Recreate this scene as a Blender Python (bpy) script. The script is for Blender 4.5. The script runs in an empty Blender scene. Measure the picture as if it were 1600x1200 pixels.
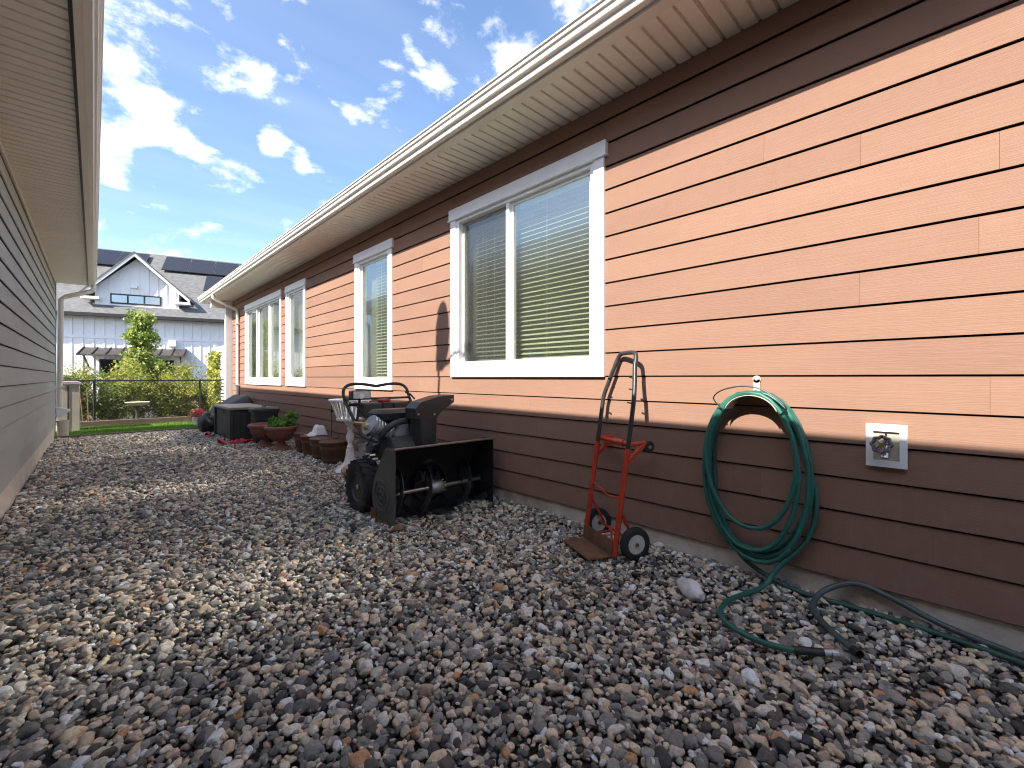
import bpy, bmesh, math, random
import numpy as np
from mathutils import Vector, Matrix, Quaternion, noise as mnoise

random.seed(7)
RNG = np.random.default_rng(7)
SC = bpy.context.scene
COL = SC.collection

# ------------------------------------------------------------------ camera
cam_data = bpy.data.cameras.new('camera')
cam = bpy.data.objects.new('camera', cam_data)
COL.objects.link(cam)
cam.location = (0, 0, 1.21)
cam.rotation_euler = (math.radians(90), 0, math.radians(-43.73))
cam_data.sensor_width = 36
cam_data.lens = 15.525
cam_data.shift_y = -0.00625
cam_data.clip_start = 0.05
cam_data.clip_end = 2000
SC.camera = cam

# ------------------------------------------------------------------ light
SUN_TRAVEL = Vector((1, .12, -.855)).normalized()
SUN_TO = -SUN_TRAVEL
SUN_EL = math.asin(SUN_TO.z)
SUN_AZ = math.atan2(SUN_TO.x, SUN_TO.y)          # clockwise from +Y

world = bpy.data.worlds.new('World')
SC.world = world
world.use_nodes = True
wn, wl = world.node_tree.nodes, world.node_tree.links
wn.clear()


def wnode(t, **kw):
    n = wn.new(t)
    for k, v in kw.items():
        setattr(n, k, v)
    return n


def wmath(op, a, b=None, c=None):
    n = wnode('ShaderNodeMath', operation=op)
    for i, v in enumerate((a, b, c)):
        if v is None:
            continue
        if isinstance(v, (int, float)):
            n.inputs[i].default_value = v
        else:
            wl.new(v, n.inputs[i])
    return n.outputs[0]


sky = wnode('ShaderNodeTexSky', sky_type='NISHITA', sun_disc=False)
sky.sun_elevation = SUN_EL
sky.sun_rotation = SUN_AZ
sky.air_density = 0.9
sky.dust_density = 0.9
sky.ozone_density = 2.8
SKY_STRENGTH = 0.086
bg = wnode('ShaderNodeBackground')
bg.inputs['Strength'].default_value = SKY_STRENGTH
tc = wnode('ShaderNodeTexCoord')
sep = wnode('ShaderNodeSeparateXYZ')
wl.new(tc.outputs['Generated'], sep.inputs[0])
zc = wmath('MAXIMUM', sep.outputs[2], 0.02)
px_ = wmath('DIVIDE', sep.outputs[0], wmath('ADD', zc, .05))
py_ = wmath('DIVIDE', sep.outputs[1], wmath('ADD', zc, .05))
comb = wnode('ShaderNodeCombineXYZ')
wl.new(px_, comb.inputs[0]); wl.new(py_, comb.inputs[1])
PUFF_OFFSET = (-2.16, 7.05, .46)
# scattered cumulus over the whole sky: noise on the sky dome, gathered into clumps
cm = wnode('ShaderNodeMapping'); cm.inputs['Scale'].default_value = (1, 1, 1.7); cm.inputs['Location'].default_value = PUFF_OFFSET
wl.new(tc.outputs['Generated'], cm.inputs['Vector'])
nz = wnode('ShaderNodeTexNoise')
nz.inputs['Scale'].default_value = 8.5
nz.inputs['Detail'].default_value = 7
nz.inputs['Roughness'].default_value = .60
nz.inputs['Distortion'].default_value = .15
wl.new(cm.outputs[0], nz.inputs['Vector'])
dens = nz.outputs['Fac']
FILL_CLOUD_OFFSET = (5.37, 5.35, 5.7)
CLUMPS = [((0.082, 0.867, 0.491), 0.085, 0.30),
          ((0.141, 0.848, 0.510), 0.060, 0.26),
          ((0.055, 0.915, 0.400), 0.062, 0.32),
          ((0.029, 0.927, 0.375), 0.050, 0.28),
          ((0.117, 0.921, 0.372), 0.026, 0.26),
          ((0.237, 0.872, 0.429), 0.022, 0.28),
          ((0.286, 0.871, 0.400), 0.026, 0.24),
          ((0.429, 0.690, 0.582), 0.035, 0.25),
          ((0.384, 0.736, 0.557), 0.028, 0.22),
          ((0.479, 0.672, 0.565), 0.040, 0.23),
          ((0.544, 0.603, 0.583), 0.055, 0.28),
          ((0.583, 0.609, 0.538), 0.045, 0.24)]
# unseen cloud banks elsewhere in the sky, added for neutral fill light
lm = wnode('ShaderNodeMapping'); lm.inputs['Location'].default_value = FILL_CLOUD_OFFSET
wl.new(tc.outputs['Generated'], lm.inputs['Vector'])
ln = wnode('ShaderNodeTexNoise'); ln.inputs['Scale'].default_value = 2.2; ln.inputs['Detail'].default_value = 1
wl.new(lm.outputs[0], ln.inputs['Vector'])
lr = wnode('ShaderNodeMapRange'); lr.inputs['From Min'].default_value = .46; lr.inputs['From Max'].default_value = .66; lr.inputs['To Max'].default_value = .36
wl.new(ln.outputs['Fac'], lr.inputs['Value'])
acc = lr.outputs[0]
for dv, rad, amp in CLUMPS:
    dt = wnode('ShaderNodeVectorMath', operation='DOT_PRODUCT')
    wl.new(tc.outputs['Generated'], dt.inputs[0]); dt.inputs[1].default_value = dv
    k = 1.7 / (rad * rad)
    g = wmath('MULTIPLY', wmath('EXPONENT', wmath('MULTIPLY_ADD', dt.outputs['Value'], k, -k)), amp)
    acc = g if acc is None else wmath('MAXIMUM', acc, g)
dens = wmath('ADD', wmath('MULTIPLY_ADD', dens, 2.7, -1.35), acc)
mr = wnode('ShaderNodeMapRange', interpolation_type='SMOOTHSTEP')
mr.inputs['From Min'].default_value = .08
mr.inputs['From Max'].default_value = .72
wl.new(dens, mr.inputs['Value'])
# thin veil towards the horizon and faint streaks
nz2 = wnode('ShaderNodeTexNoise')
mp = wnode('ShaderNodeMapping')
mp.inputs['Scale'].default_value = (.5, 1.7, 1)
mp.inputs['Rotation'].default_value = (0, 0, .5)
wl.new(comb.outputs[0], mp.inputs['Vector']); wl.new(mp.outputs[0], nz2.inputs['Vector'])
nz2.inputs['Scale'].default_value = 1.5
nz2.inputs['Detail'].default_value = 3
veil = wnode('ShaderNodeMapRange')
veil.inputs['From Min'].default_value = .45; veil.inputs['From Max'].default_value = .85
veil.inputs['To Max'].default_value = .09
wl.new(nz2.outputs['Fac'], veil.inputs['Value'])
cloud_fac = wmath('MAXIMUM', mr.outputs[0], veil.outputs[0])
mix = wnode('ShaderNodeMix', data_type='RGBA')
wl.new(cloud_fac, mix.inputs['Factor'])
wl.new(sky.outputs[0], mix.inputs[6])
mix.inputs[7].default_value = (6.2, 6.1, 6.1, 1)
wl.new(mix.outputs[2], bg.inputs['Color'])
wout = wnode('ShaderNodeOutputWorld')
wl.new(bg.outputs[0], wout.inputs['Surface'])

sun_data = bpy.data.lights.new('sun', 'SUN')
sun_data.energy = 2.85
sun_data.angle = math.radians(.5)
sun_data.color = (1, .93, .84)
sun = bpy.data.objects.new('sun', sun_data)
COL.objects.link(sun)
sun.rotation_euler = SUN_TRAVEL.to_track_quat('-Z', 'Y').to_euler()
sun.location = (-20, -3, 20)

SC.view_settings.view_transform = 'Standard'
SC.view_settings.look = 'None'
SC.view_settings.exposure = 2.05
SC.view_settings.gamma = 1
SC.view_settings.use_curve_mapping = False
SC.cycles.use_denoising = True
SC.cycles.filter_width = 1.15
SC.cycles.caustics_reflective = True
SC.cycles.blur_glossy = 0
SC.cycles.max_bounces = 7
SC.cycles.diffuse_bounces = 4
SC.cycles.glossy_bounces = 3
SC.cycles.use_adaptive_sampling = True
SC.cycles.adaptive_threshold = .02
SC.cycles.transparent_max_bounces = 24
SC.cycles.sample_clamp_indirect = 12


# ------------------------------------------------------------------ helpers
class MB:
    """collects shapes, links them as one mesh object"""
    def __init__(self):
        self.v, self.f, self.mi = [], [], []
        self.cur = 0

    def add(self, vs, fs):
        o = len(self.v)
        self.v += [tuple(p) for p in vs]
        self.f += [tuple(i + o for i in q) for q in fs]
        self.mi += [self.cur] * len(fs)
        return self

    def box(self, x0, x1, y0, y1, z0, z1):
        vs = [(x, y, z) for z in (z0, z1) for y in (y0, y1) for x in (x0, x1)]
        return self.add(vs, [(0, 2, 3, 1), (4, 5, 7, 6), (0, 1, 5, 4), (2, 6, 7, 3), (0, 4, 6, 2), (1, 3, 7, 5)])

    def bar(self, a, b, w, h, up=(0, 0, 1)):
        a, b = Vector(a), Vector(b)
        d = (b - a).normalized()
        s = d.cross(Vector(up))
        s = s.normalized() if s.length > 1e-6 else Vector((1, 0, 0))
        u = s.cross(d)
        vs = []
        for p in (a, b):
            for i, j in ((-1, -1), (1, -1), (1, 1), (-1, 1)):
                vs.append(p + s * (i * w / 2) + u * (j * h / 2))
        return self.add(vs, [(3, 2, 1, 0), (4, 5, 6, 7), (0, 1, 5, 4), (1, 2, 6, 5), (2, 3, 7, 6), (3, 0, 4, 7)])

    def tube(self, pts, r, n=8, closed=False, caps=True):
        pts = [Vector(p) for p in pts]
        rs = r if isinstance(r, (list, tuple)) else [r] * len(pts)
        m = len(pts)
        tans = []
        for i in range(m):
            if closed:
                t = pts[(i + 1) % m] - pts[i - 1]
            else:
                t = pts[min(i + 1, m - 1)] - pts[max(i - 1, 0)]
            tans.append(t.normalized())
        nrm = tans[0].orthogonal().normalized()
        vs, fs = [], []
        for i in range(m):
            if i:
                q = tans[i - 1].rotation_difference(tans[i])
                nrm = q @ nrm
                nrm = (nrm - tans[i] * nrm.dot(tans[i])).normalized()
            b = tans[i].cross(nrm)
            for k in range(n):
                a = 2 * math.pi * k / n
                vs.append(pts[i] + (nrm * math.cos(a) + b * math.sin(a)) * rs[i])
        for i in range(m if closed else m - 1):
            j = (i + 1) % m
            for k in range(n):
                k2 = (k + 1) % n
                fs.append((i * n + k, i * n + k2, j * n + k2, j * n + k))
        if caps and not closed:
            fs.append(tuple(reversed(range(n))))
            fs.append(tuple(range((m - 1) * n, m * n)))
        return self.add(vs, fs)

    def lathe(self, prof, n=24, c=(0, 0, 0), axis='Z', cap=True):
        """prof: (radius, height) list"""
        c = Vector(c)
        vs, fs = [], []
        for r, h in prof:
            for k in range(n):
                a = 2 * math.pi * k / n
                p = (r * math.cos(a), r * math.sin(a), h)
                if axis == 'X':
                    p = (h, p[0], p[1])
                elif axis == 'Y':
                    p = (p[1], h, p[0])
                vs.append(c + Vector(p))
        for i in range(len(prof) - 1):
            for k in range(n):
                k2 = (k + 1) % n
                fs.append((i * n + k, i * n + k2, (i + 1) * n + k2, (i + 1) * n + k))
        if cap:
            if prof[0][0] > 1e-5:
                fs.append(tuple(reversed(range(n))))
            if prof[-1][0] > 1e-5:
                fs.append(tuple(range((len(prof) - 1) * n, len(prof) * n)))
        return self.add(vs, fs)

    def prism(self, poly, a, b, axis='Y'):
        """poly in the two other axes, extruded from a to b along axis"""
        n = len(poly)
        vs = []
        for t in (a, b):
            for p, q in poly:
                vs.append({'X': (t, p, q), 'Y': (p, t, q), 'Z': (p, q, t)}[axis])
        fs = [tuple(range(n)), tuple(reversed(range(n, 2 * n)))]
        for i in range(n):
            j = (i + 1) % n
            fs.append((i, i + n, j + n, j))
        return self.add(vs, fs)

    def mesh(self, name, mats, smooth=False, bevel=0.0, angle=40):
        me = bpy.data.meshes.new(name)
        me.from_pydata(self.v, [], self.f)
        mats = mats if isinstance(mats, (list, tuple)) else [mats]
        for m in mats:
            me.materials.append(m)
        me.polygons.foreach_set('material_index', self.mi)
        bm = bmesh.new(); bm.from_mesh(me)
        bmesh.ops.remove_doubles(bm, verts=bm.verts, dist=1e-6)
        bmesh.ops.recalc_face_normals(bm, faces=bm.faces)
        if bevel:
            es = [e for e in bm.edges if len(e.link_faces) == 2 and e.calc_face_angle(0) > .5]
            bmesh.ops.bevel(bm, geom=es, offset=bevel, segments=1, affect='EDGES', clamp_overlap=True)
        if smooth:
            lim = math.radians(angle)
            for f in bm.faces:
                f.smooth = True
            for e in bm.edges:
                if len(e.link_faces) != 2 or e.calc_face_angle(0) > lim:
                    e.smooth = False
        bm.to_mesh(me); bm.free()
        me.update()
        return me

    def build(self, name, mats, parent=None, smooth=False, bevel=0.0, angle=40):
        return link(name, self.mesh(name, mats, smooth, bevel, angle), parent)


def link(name, me, parent=None):
    o = bpy.data.objects.new(name, me)
    COL.objects.link(o)
    if parent is not None:
        o.parent = parent
    return o


def tag(o, label=None, cat=None, group=None, kind=None):
    if label: o['label'] = label
    if cat: o['category'] = cat
    if group: o['group'] = group
    if kind: o['kind'] = kind
    return o


def thing(name, loc, label, cat, rz=0.0, group=None):
    o = bpy.data.objects.new(name, None)
    COL.objects.link(o)
    o.empty_display_size = .1
    o.location = loc
    o.rotation_euler = (0, 0, rz)
    return tag(o, label, cat, group)


def copy_tree(o, parent=None):
    c = o.copy(); COL.objects.link(c); c.parent = parent
    for ch in [k for k in o.children]:
        copy_tree(ch, c)
    return c


def spline(pts, per=8, closed=False):
    P = [Vector(p) for p in pts]
    n = len(P)
    out = []
    for i in range(n if closed else n - 1):
        if closed:
            p0, p1, p2, p3 = P[i - 1], P[i], P[(i + 1) % n], P[(i + 2) % n]
        else:
            p0, p1, p2, p3 = P[max(i - 1, 0)], P[i], P[i + 1], P[min(i + 2, n - 1)]
        for k in range(per):
            t = k / per
            out.append(.5 * ((2 * p1) + (p2 - p0) * t + (2 * p0 - 5 * p1 + 4 * p2 - p3) * t * t + (3 * p1 - p0 - 3 * p2 + p3) * t ** 3))
    if not closed:
        out.append(P[-1])
    return out


# ------------------------------------------------------------------ materials
MATS = {}


def mat(name, col, rough=.6, var=.15, scale=12, bump=0.0, bscale=None, stretch=(1, 1, 1), metal=0.0, col2=None, spec=.5, detail=5, c2pos=(.45, .7)):
    """principled with noise-driven colour variation, roughness variation and bump; offset per object"""
    m = bpy.data.materials.new(name)
    m.use_nodes = True
    nt = m.node_tree; N, L = nt.nodes, nt.links
    bs = N['Principled BSDF']
    tcn = N.new('ShaderNodeTexCoord')
    oi = N.new('ShaderNodeObjectInfo')
    off = N.new('ShaderNodeVectorMath'); off.operation = 'MULTIPLY_ADD'
    off.inputs[1].default_value = (17.3, 9.1, 5.7)
    L.new(oi.outputs['Random'], off.inputs[0]); L.new(tcn.outputs['Object'], off.inputs[2])
    mpn = N.new('ShaderNodeMapping'); mpn.inputs['Scale'].default_value = stretch
    L.new(off.outputs[0], mpn.inputs['Vector'])
    n1 = N.new('ShaderNodeTexNoise')
    n1.inputs['Scale'].default_value = scale; n1.inputs['Detail'].default_value = detail; n1.inputs['Roughness'].default_value = .6
    L.new(mpn.outputs[0], n1.inputs['Vector'])
    mr_ = N.new('ShaderNodeMapRange')
    mr_.inputs['From Min'].default_value = .25; mr_.inputs['From Max'].default_value = .75
    mr_.inputs['To Min'].default_value = 1 - var; mr_.inputs['To Max'].default_value = 1 + var
    L.new(n1.outputs['Fac'], mr_.inputs['Value'])
    ml = N.new('ShaderNodeVectorMath'); ml.operation = 'SCALE'
    ml.inputs[0].default_value = col
    L.new(mr_.outputs[0], ml.inputs['Scale'])
    outc = ml.outputs[0]
    if col2 is not None:
        n2 = N.new('ShaderNodeTexNoise')
        n2.inputs['Scale'].default_value = scale * .45; n2.inputs['Detail'].default_value = 8; n2.inputs['Roughness'].default_value = .65
        L.new(mpn.outputs[0], n2.inputs['Vector'])
        r2 = N.new('ShaderNodeMapRange'); r2.interpolation_type = 'SMOOTHSTEP'
        r2.inputs['From Min'].default_value = c2pos[0]; r2.inputs['From Max'].default_value = c2pos[1]
        L.new(n2.outputs['Fac'], r2.inputs['Value'])
        mx = N.new('ShaderNodeMix'); mx.data_type = 'RGBA'
        L.new(r2.outputs[0], mx.inputs['Factor']); L.new(outc, mx.inputs[6]); mx.inputs[7].default_value = (*col2, 1)
        outc = mx.outputs[2]
    L.new(outc, bs.inputs['Base Color'])
    rr = N.new('ShaderNodeMapRange')
    rr.inputs['To Min'].default_value = max(rough - .1, 0.02); rr.inputs['To Max'].default_value = min(rough + .1, 1)
    L.new(n1.outputs['Fac'], rr.inputs['Value']); L.new(rr.outputs[0], bs.inputs['Roughness'])
    bs.inputs['Metallic'].default_value = metal
    bs.inputs['Specular IOR Level'].default_value = spec
    if bump:
        n3 = N.new('ShaderNodeTexNoise')
        n3.inputs['Scale'].default_value = bscale or scale * 4; n3.inputs['Detail'].default_value = 4
        L.new(mpn.outputs[0], n3.inputs['Vector'])
        bp = N.new('ShaderNodeBump'); bp.inputs['Strength'].default_value = 1; bp.inputs['Distance'].default_value = bump
        L.new(n3.outputs['Fac'], bp.inputs['Height']); L.new(bp.outputs[0], bs.inputs['Normal'])
    MATS[name] = m
    return m


def siding_mat(name, col, grain=.0011):
    """painted fibre-cement plank: embossed wood grain running along the plank"""
    m = mat(name, col, .78, .09, 2.2, 0, stretch=(1, .35, 1), spec=.12)
    nt = m.node_tree; N, L = nt.nodes, nt.links
    bs = N['Principled BSDF']
    off = next(n for n in N if n.type == 'VECT_MATH' and n.operation == 'MULTIPLY_ADD')
    mp2 = N.new('ShaderNodeMapping'); mp2.inputs['Scale'].default_value = (8, 1.3, 52)
    L.new(off.outputs[0], mp2.inputs['Vector'])
    w = N.new('ShaderNodeTexNoise'); w.inputs['Scale'].default_value = 2.4; w.inputs['Detail'].default_value = 5; w.inputs['Distortion'].default_value = .7
    L.new(mp2.outputs[0], w.inputs['Vector'])
    sn = N.new('ShaderNodeMath'); sn.operation = 'SINE'
    ml = N.new('ShaderNodeMath'); ml.operation = 'MULTIPLY'; ml.inputs[1].default_value = 26
    L.new(w.outputs['Fac'], ml.inputs[0]); L.new(ml.outputs[0], sn.inputs[0])
    bp = N.new('ShaderNodeBump'); bp.inputs['Strength'].default_value = .55; bp.inputs['Distance'].default_value = grain
    L.new(sn.outputs[0], bp.inputs['Height']); L.new(bp.outputs[0], bs.inputs['Normal'])
    # per-plank tone
    oi = next(n for n in N if n.type == 'OBJECT_INFO')
    sc = next(n for n in N if n.type == 'VECT_MATH' and n.operation == 'SCALE')
    r = N.new('ShaderNodeMapRange'); r.inputs['To Min'].default_value = .94; r.inputs['To Max'].default_value = 1.06
    L.new(oi.outputs['Random'], r.inputs['Value'])
    s2 = N.new('ShaderNodeVectorMath'); s2.operation = 'SCALE'
    L.new(sc.outputs[0], s2.inputs[0]); L.new(r.outputs[0], s2.inputs['Scale'])
    # dusty rain splash and run marks, heavier near the ground
    sx = N.new('ShaderNodeSeparateXYZ'); tcn = next(n for n in N if n.type == 'TEX_COORD'); L.new(tcn.outputs['Object'], sx.inputs[0])
    hz = N.new('ShaderNodeMapRange'); hz.inputs['From Min'].default_value = .15; hz.inputs['From Max'].default_value = 1.1; hz.inputs['To Min'].default_value = .40; hz.inputs['To Max'].default_value = .10
    L.new(sx.outputs[2], hz.inputs['Value'])
    mp3 = N.new('ShaderNodeMapping'); mp3.inputs['Scale'].default_value = (1, 5, 1.6); L.new(tcn.outputs['Object'], mp3.inputs['Vector'])
    dn = N.new('ShaderNodeTexNoise'); dn.inputs['Scale'].default_value = 3.5; dn.inputs['Detail'].default_value = 9; dn.inputs['Roughness'].default_value = .72
    L.new(mp3.outputs[0], dn.inputs['Vector'])
    dr = N.new('ShaderNodeMapRange'); dr.inputs['From Min'].default_value = .46; dr.inputs['From Max'].default_value = .72
    L.new(dn.outputs['Fac'], dr.inputs['Value'])
    dm = N.new('ShaderNodeMath'); dm.operation = 'MULTIPLY'; L.new(dr.outputs[0], dm.inputs[0]); L.new(hz.outputs[0], dm.inputs[1])
    dx = N.new('ShaderNodeMix'); dx.data_type = 'RGBA'; L.new(dm.outputs[0], dx.inputs['Factor']); L.new(s2.outputs[0], dx.inputs[6]); dx.inputs[7].default_value = (.27, .215, .175, 1)
    L.new(dx.outputs[2], bs.inputs['Base Color'])
    return m


def glass_mat(name, tint, refl=.12, rough=0.0, soft_refl=0.0):
    """clear pane: mirror-like share by viewing angle (Schlick), the rest goes straight through, tinted"""
    m = bpy.data.materials.new(name); m.use_nodes = True
    N, L = m.node_tree.nodes, m.node_tree.links
    N.clear()
    out = N.new('ShaderNodeOutputMaterial')
    tr = N.new('ShaderNodeBsdfTransparent'); tr.inputs[0].default_value = (*tint, 1)
    gl = N.new('ShaderNodeBsdfGlossy'); gl.inputs['Roughness'].default_value = rough
    gl.inputs['Color'].default_value = (.97, .98, 1, 1)
    lw = N.new('ShaderNodeLayerWeight'); lw.inputs['Blend'].default_value = .5
    pw_ = N.new('ShaderNodeMath'); pw_.operation = 'POWER'; pw_.inputs[1].default_value = 5
    L.new(lw.outputs['Facing'], pw_.inputs[0])
    ad = N.new('ShaderNodeMath'); ad.operation = 'MULTIPLY_ADD'; ad.inputs[1].default_value = 1 - refl; ad.inputs[2].default_value = refl; ad.use_clamp = True
    L.new(pw_.outputs[0], ad.inputs[0])
    mx = N.new('ShaderNodeMixShader')
    L.new(ad.outputs[0], mx.inputs[0]); L.new(tr.outputs[0], mx.inputs[1]); L.new(gl.outputs[0], mx.inputs[2])
    if soft_refl:      # a second, softer reflection, added to throw sun streaks onto the gravel
        g2 = N.new('ShaderNodeBsdfGlossy'); g2.inputs['Roughness'].default_value = .21
        m2 = N.new('ShaderNodeMixShader'); m2.inputs[0].default_value = soft_refl
        L.new(mx.outputs[0], m2.inputs[1]); L.new(g2.outputs[0], m2.inputs[2]); mx = m2
    L.new(mx.outputs[0], out.inputs[0])
    return m


def screen_mat(name, col, cover):
    m = bpy.data.materials.new(name); m.use_nodes = True
    N, L = m.node_tree.nodes, m.node_tree.links
    N.clear()
    out = N.new('ShaderNodeOutputMaterial'); tr = N.new('ShaderNodeBsdfTransparent'); df = N.new('ShaderNodeBsdfDiffuse')
    df.inputs[0].default_value = (*col, 1)
    mx = N.new('ShaderNodeMixShader'); mx.inputs[0].default_value = cover
    L.new(tr.outputs[0], mx.inputs[1]); L.new(df.outputs[0], mx.inputs[2]); L.new(mx.outputs[0], out.inputs[0])
    return m


def leaf_mat(name, c1, c2):
    m = bpy.data.materials.new(name); m.use_nodes = True
    N, L = m.node_tree.nodes, m.node_tree.links
    bs = N['Principled BSDF']; out = next(n for n in N if n.type == 'OUTPUT_MATERIAL')
    at = N.new('ShaderNodeAttribute'); at.attribute_name = 'tone'
    mx = N.new('ShaderNodeMix'); mx.data_type = 'RGBA'
    mx.inputs[6].default_value = (*c1, 1); mx.inputs[7].default_value = (*c2, 1)
    L.new(at.outputs['Fac'], mx.inputs['Factor'])
    L.new(mx.outputs[2], bs.inputs['Base Color'])
    bs.inputs['Roughness'].default_value = .5
    tl = N.new('ShaderNodeBsdfTranslucent'); L.new(mx.outputs[2], tl.inputs[0])
    ms = N.new('ShaderNodeMixShader'); ms.inputs[0].default_value = .35
    L.new(bs.outputs[0], ms.inputs[1]); L.new(tl.outputs[0], ms.inputs[2]); L.new(ms.outputs[0], out.inputs[0])
    return m


M_BROWN = siding_mat('brown_siding', (.252, .147, .104), .0005)
M_GREY = siding_mat('grey_siding', (.43, .43, .39), .0006)
M_SHEATH = mat('sheathing', (.03, .025, .022), .9, .1, 8)
M_WHITE = mat('white_trim', (.80, .80, .79), .45, .05, 6, .0004, 60)
M_VINYL = mat('white_vinyl', (.78, .78, .77), .35, .04, 9)
M_CREAM = mat('cream_aluminium', (.74, .68, .60), .45, .06, 3, .0003, 40)
M_SOFFIT = mat('cream_soffit', (.78, .72, .63), .5, .07, 2.2)
M_GUTTER = mat('gutter_paint', (.72, .68, .62), .38, .08, 2.5, .0003, 30)
M_CONC = mat('concrete', (.62, .54, .45), .85, .22, 5, .003, 45, col2=(.38, .29, .21), c2pos=(.48, .70))
M_CONC_L = mat('pale_concrete', (.62, .54, .46), .85, .15, 5, .002, 45)
M_SHINGLE = mat('grey_shingle', (.13, .13, .13), .9, .45, 6, .004, 60, stretch=(1, 1, 3))
M_ROOM = mat('room_wall', (.22, .2, .17), .8, .05, 3)
M_SLAT = mat('cream_slat', (.66, .65, .56), .5, .04, 5)
M_CORD = mat('blind_cord', (.75, .74, .65), .7, .05, 30)
M_GLASS = glass_mat('window_glass', (.90, .95, .86), .06, .0, .19)
M_SCREEN = screen_mat('insect_screen', (.06, .06, .06), .22)
M_BLACK = mat('black_paint', (.022, .022, .023), .42, .3, 14, .0006, 90, col2=(.05, .047, .042), c2pos=(.52, .8))
M_BLACKIN = mat('scuffed_black_steel', (.018, .018, .019), .4, .4, 9, .0006, 70, col2=(.06, .05, .04), c2pos=(.55, .8))
M_DGREY = mat('dark_grey_paint', (.045, .045, .044), .45, .2, 10, .0005, 80)
M_AUGER = mat('worn_auger_steel', (.075, .074, .072), .42, .35, 12, .0006, 70, metal=.4, col2=(.02, .02, .02), c2pos=(.45, .65))
M_PANEL = mat('dusty_charcoal_paint', (.085, .085, .078), .5, .22, 9, .0006, 80, col2=(.05, .048, .044), c2pos=(.5, .75))
M_RUBBER = mat('black_rubber', (.018, .018, .018), .8, .25, 20, .001, 80)
M_STEEL = mat('bare_steel', (.55, .54, .52), .35, .2, 20, metal=1.0)
M_ALU = mat('cast_aluminium', (.42, .43, .45), .45, .2, 18, .001, 80, metal=.8)
M_RED = mat('red_paint', (.46, .042, .014), .42, .22, 16, .0005, 70, col2=(.16, .05, .025), c2pos=(.56, .74))
M_RUST = mat('rusty_plate', (.17, .075, .035), .75, .4, 16, .001, 70, col2=(.07, .04, .03))
M_TAPWHEEL = mat('tarnished_wheel', (.16, .15, .15), .42, .35, 30, .0008, 90, metal=.7)
M_BRASS = mat('worn_brass', (.45, .33, .12), .4, .2, 20, metal=.9)
M_REDPLASTIC = mat('red_plastic', (.5, .015, .02), .4, .1, 10)
M_GREENHOSE = mat('green_hose', (.018, .120, .090), .45, .25, 9, .0004, 60, col2=(.045, .135, .09), c2pos=(.55, .8))
M_OLDHOSE = mat('faded_green_hose', (.030, .085, .060), .5, .3, 9, .0004, 60, col2=(.09, .115, .095), c2pos=(.5, .75))
M_GREYHOSE = mat('slate_hose', (.075, .092, .092), .42, .25, 10)
M_TERRA = mat('terracotta_resin', (.24, .095, .062), .6, .18, 10, .0015, 60)
M_BARREL = mat('brown_barrel', (.085, .038, .022), .5, .3, 10, .001, 60, stretch=(3, 3, .4))
M_BAND = mat('barrel_band', (.17, .075, .04), .5, .2, 10)
M_SOIL = mat('potting_soil', (.035, .026, .02), .95, .4, 40, .006, 60)
M_WPAINT = mat('chalky_white_paint', (.80, .785, .76), .6, .12, 14, .0008, 60)
M_DECK = mat('dark_resin', (.030, .028, .026), .55, .2, 8, .0012, 50, stretch=(1, 1, .3))
M_DECKLID = mat('taupe_resin_lid', (.20, .175, .155), .6, .12, 8, .001, 60)
M_BIN = mat('black_bin_plastic', (.022, .023, .025), .5, .15, 9, .0006, 50)
M_TARP = mat('black_tarp', (.016, .016, .018), .55, .3, 7, .006, 9)
M_WCLOTH = mat('white_cloth', (.75, .74, .72), .8, .08, 12, .003, 30)
M_REDCLOTH = mat('red_webbing', (.52, .012, .03), .7, .2, 18, .002, 60)
M_STONEW = mat('white_rock', (.74, .70, .66), .8, .2, 14, .008, 30, col2=(.45, .40, .36))
M_SHELL = mat('cream_shell', (.68, .62, .54), .55, .12, 10, .002, 30, col2=(.50, .20, .06), c2pos=(.5, .62))
M_WSIDE = mat('white_board', (.82, .83, .84), .6, .05, 2)
M_DTRIM = mat('dark_trim', (.025, .022, .022), .5, .1, 5)
M_SOLAR = mat('solar_cells', (.012, .012, .016), .22, .2, 4)
M_SOLARF = mat('solar_frame', (.05, .05, .055), .4, .1, 4)
M_FENCE = mat('black_fence_coat', (.012, .012, .013), .45, .2, 10)
M_TIMBER = mat('weathered_timber', (.17, .125, .09), .85, .3, 10, .003, 40, stretch=(.3, 3, 3))
M_BAMBOO = mat('bamboo_cane', (.34, .16, .07), .6, .2, 20)
M_BARK = mat('bark', (.13, .10, .075), .9, .3, 14, .006, 30)
M_LAWN = mat('lawn_soil', (.07, .12, .02), .9, .3, 8)
M_EARTH = mat('earth', (.06, .05, .042), .95, .35, 10, .01, 40)
M_FIELD = mat('ground_far', (.12, .12, .10), .95, .25, .5)
M_BEIGE = mat('beige_plastic', (.55, .47, .38), .55, .08, 6)
M_LEAF_Y = leaf_mat('yellow_green_leaf', (.14, .20, .02), (.58, .55, .12))
M_LEAF_D = leaf_mat('hedge_leaf', (.04, .10, .015), (.42, .46, .08))
M_LEAF_T = leaf_mat('tree_leaf', (.10, .19, .03), (.50, .54, .14))
M_LEAF_F = leaf_mat('fern_leaf', (.05, .17, .02), (.20, .40, .05))
M_PETAL = leaf_mat('pink_petal', (.6, .05, .10), (.8, .2, .25))
M_GRASS = leaf_mat('grass_blade', (.06, .17, .012), (.20, .36, .03))

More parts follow.
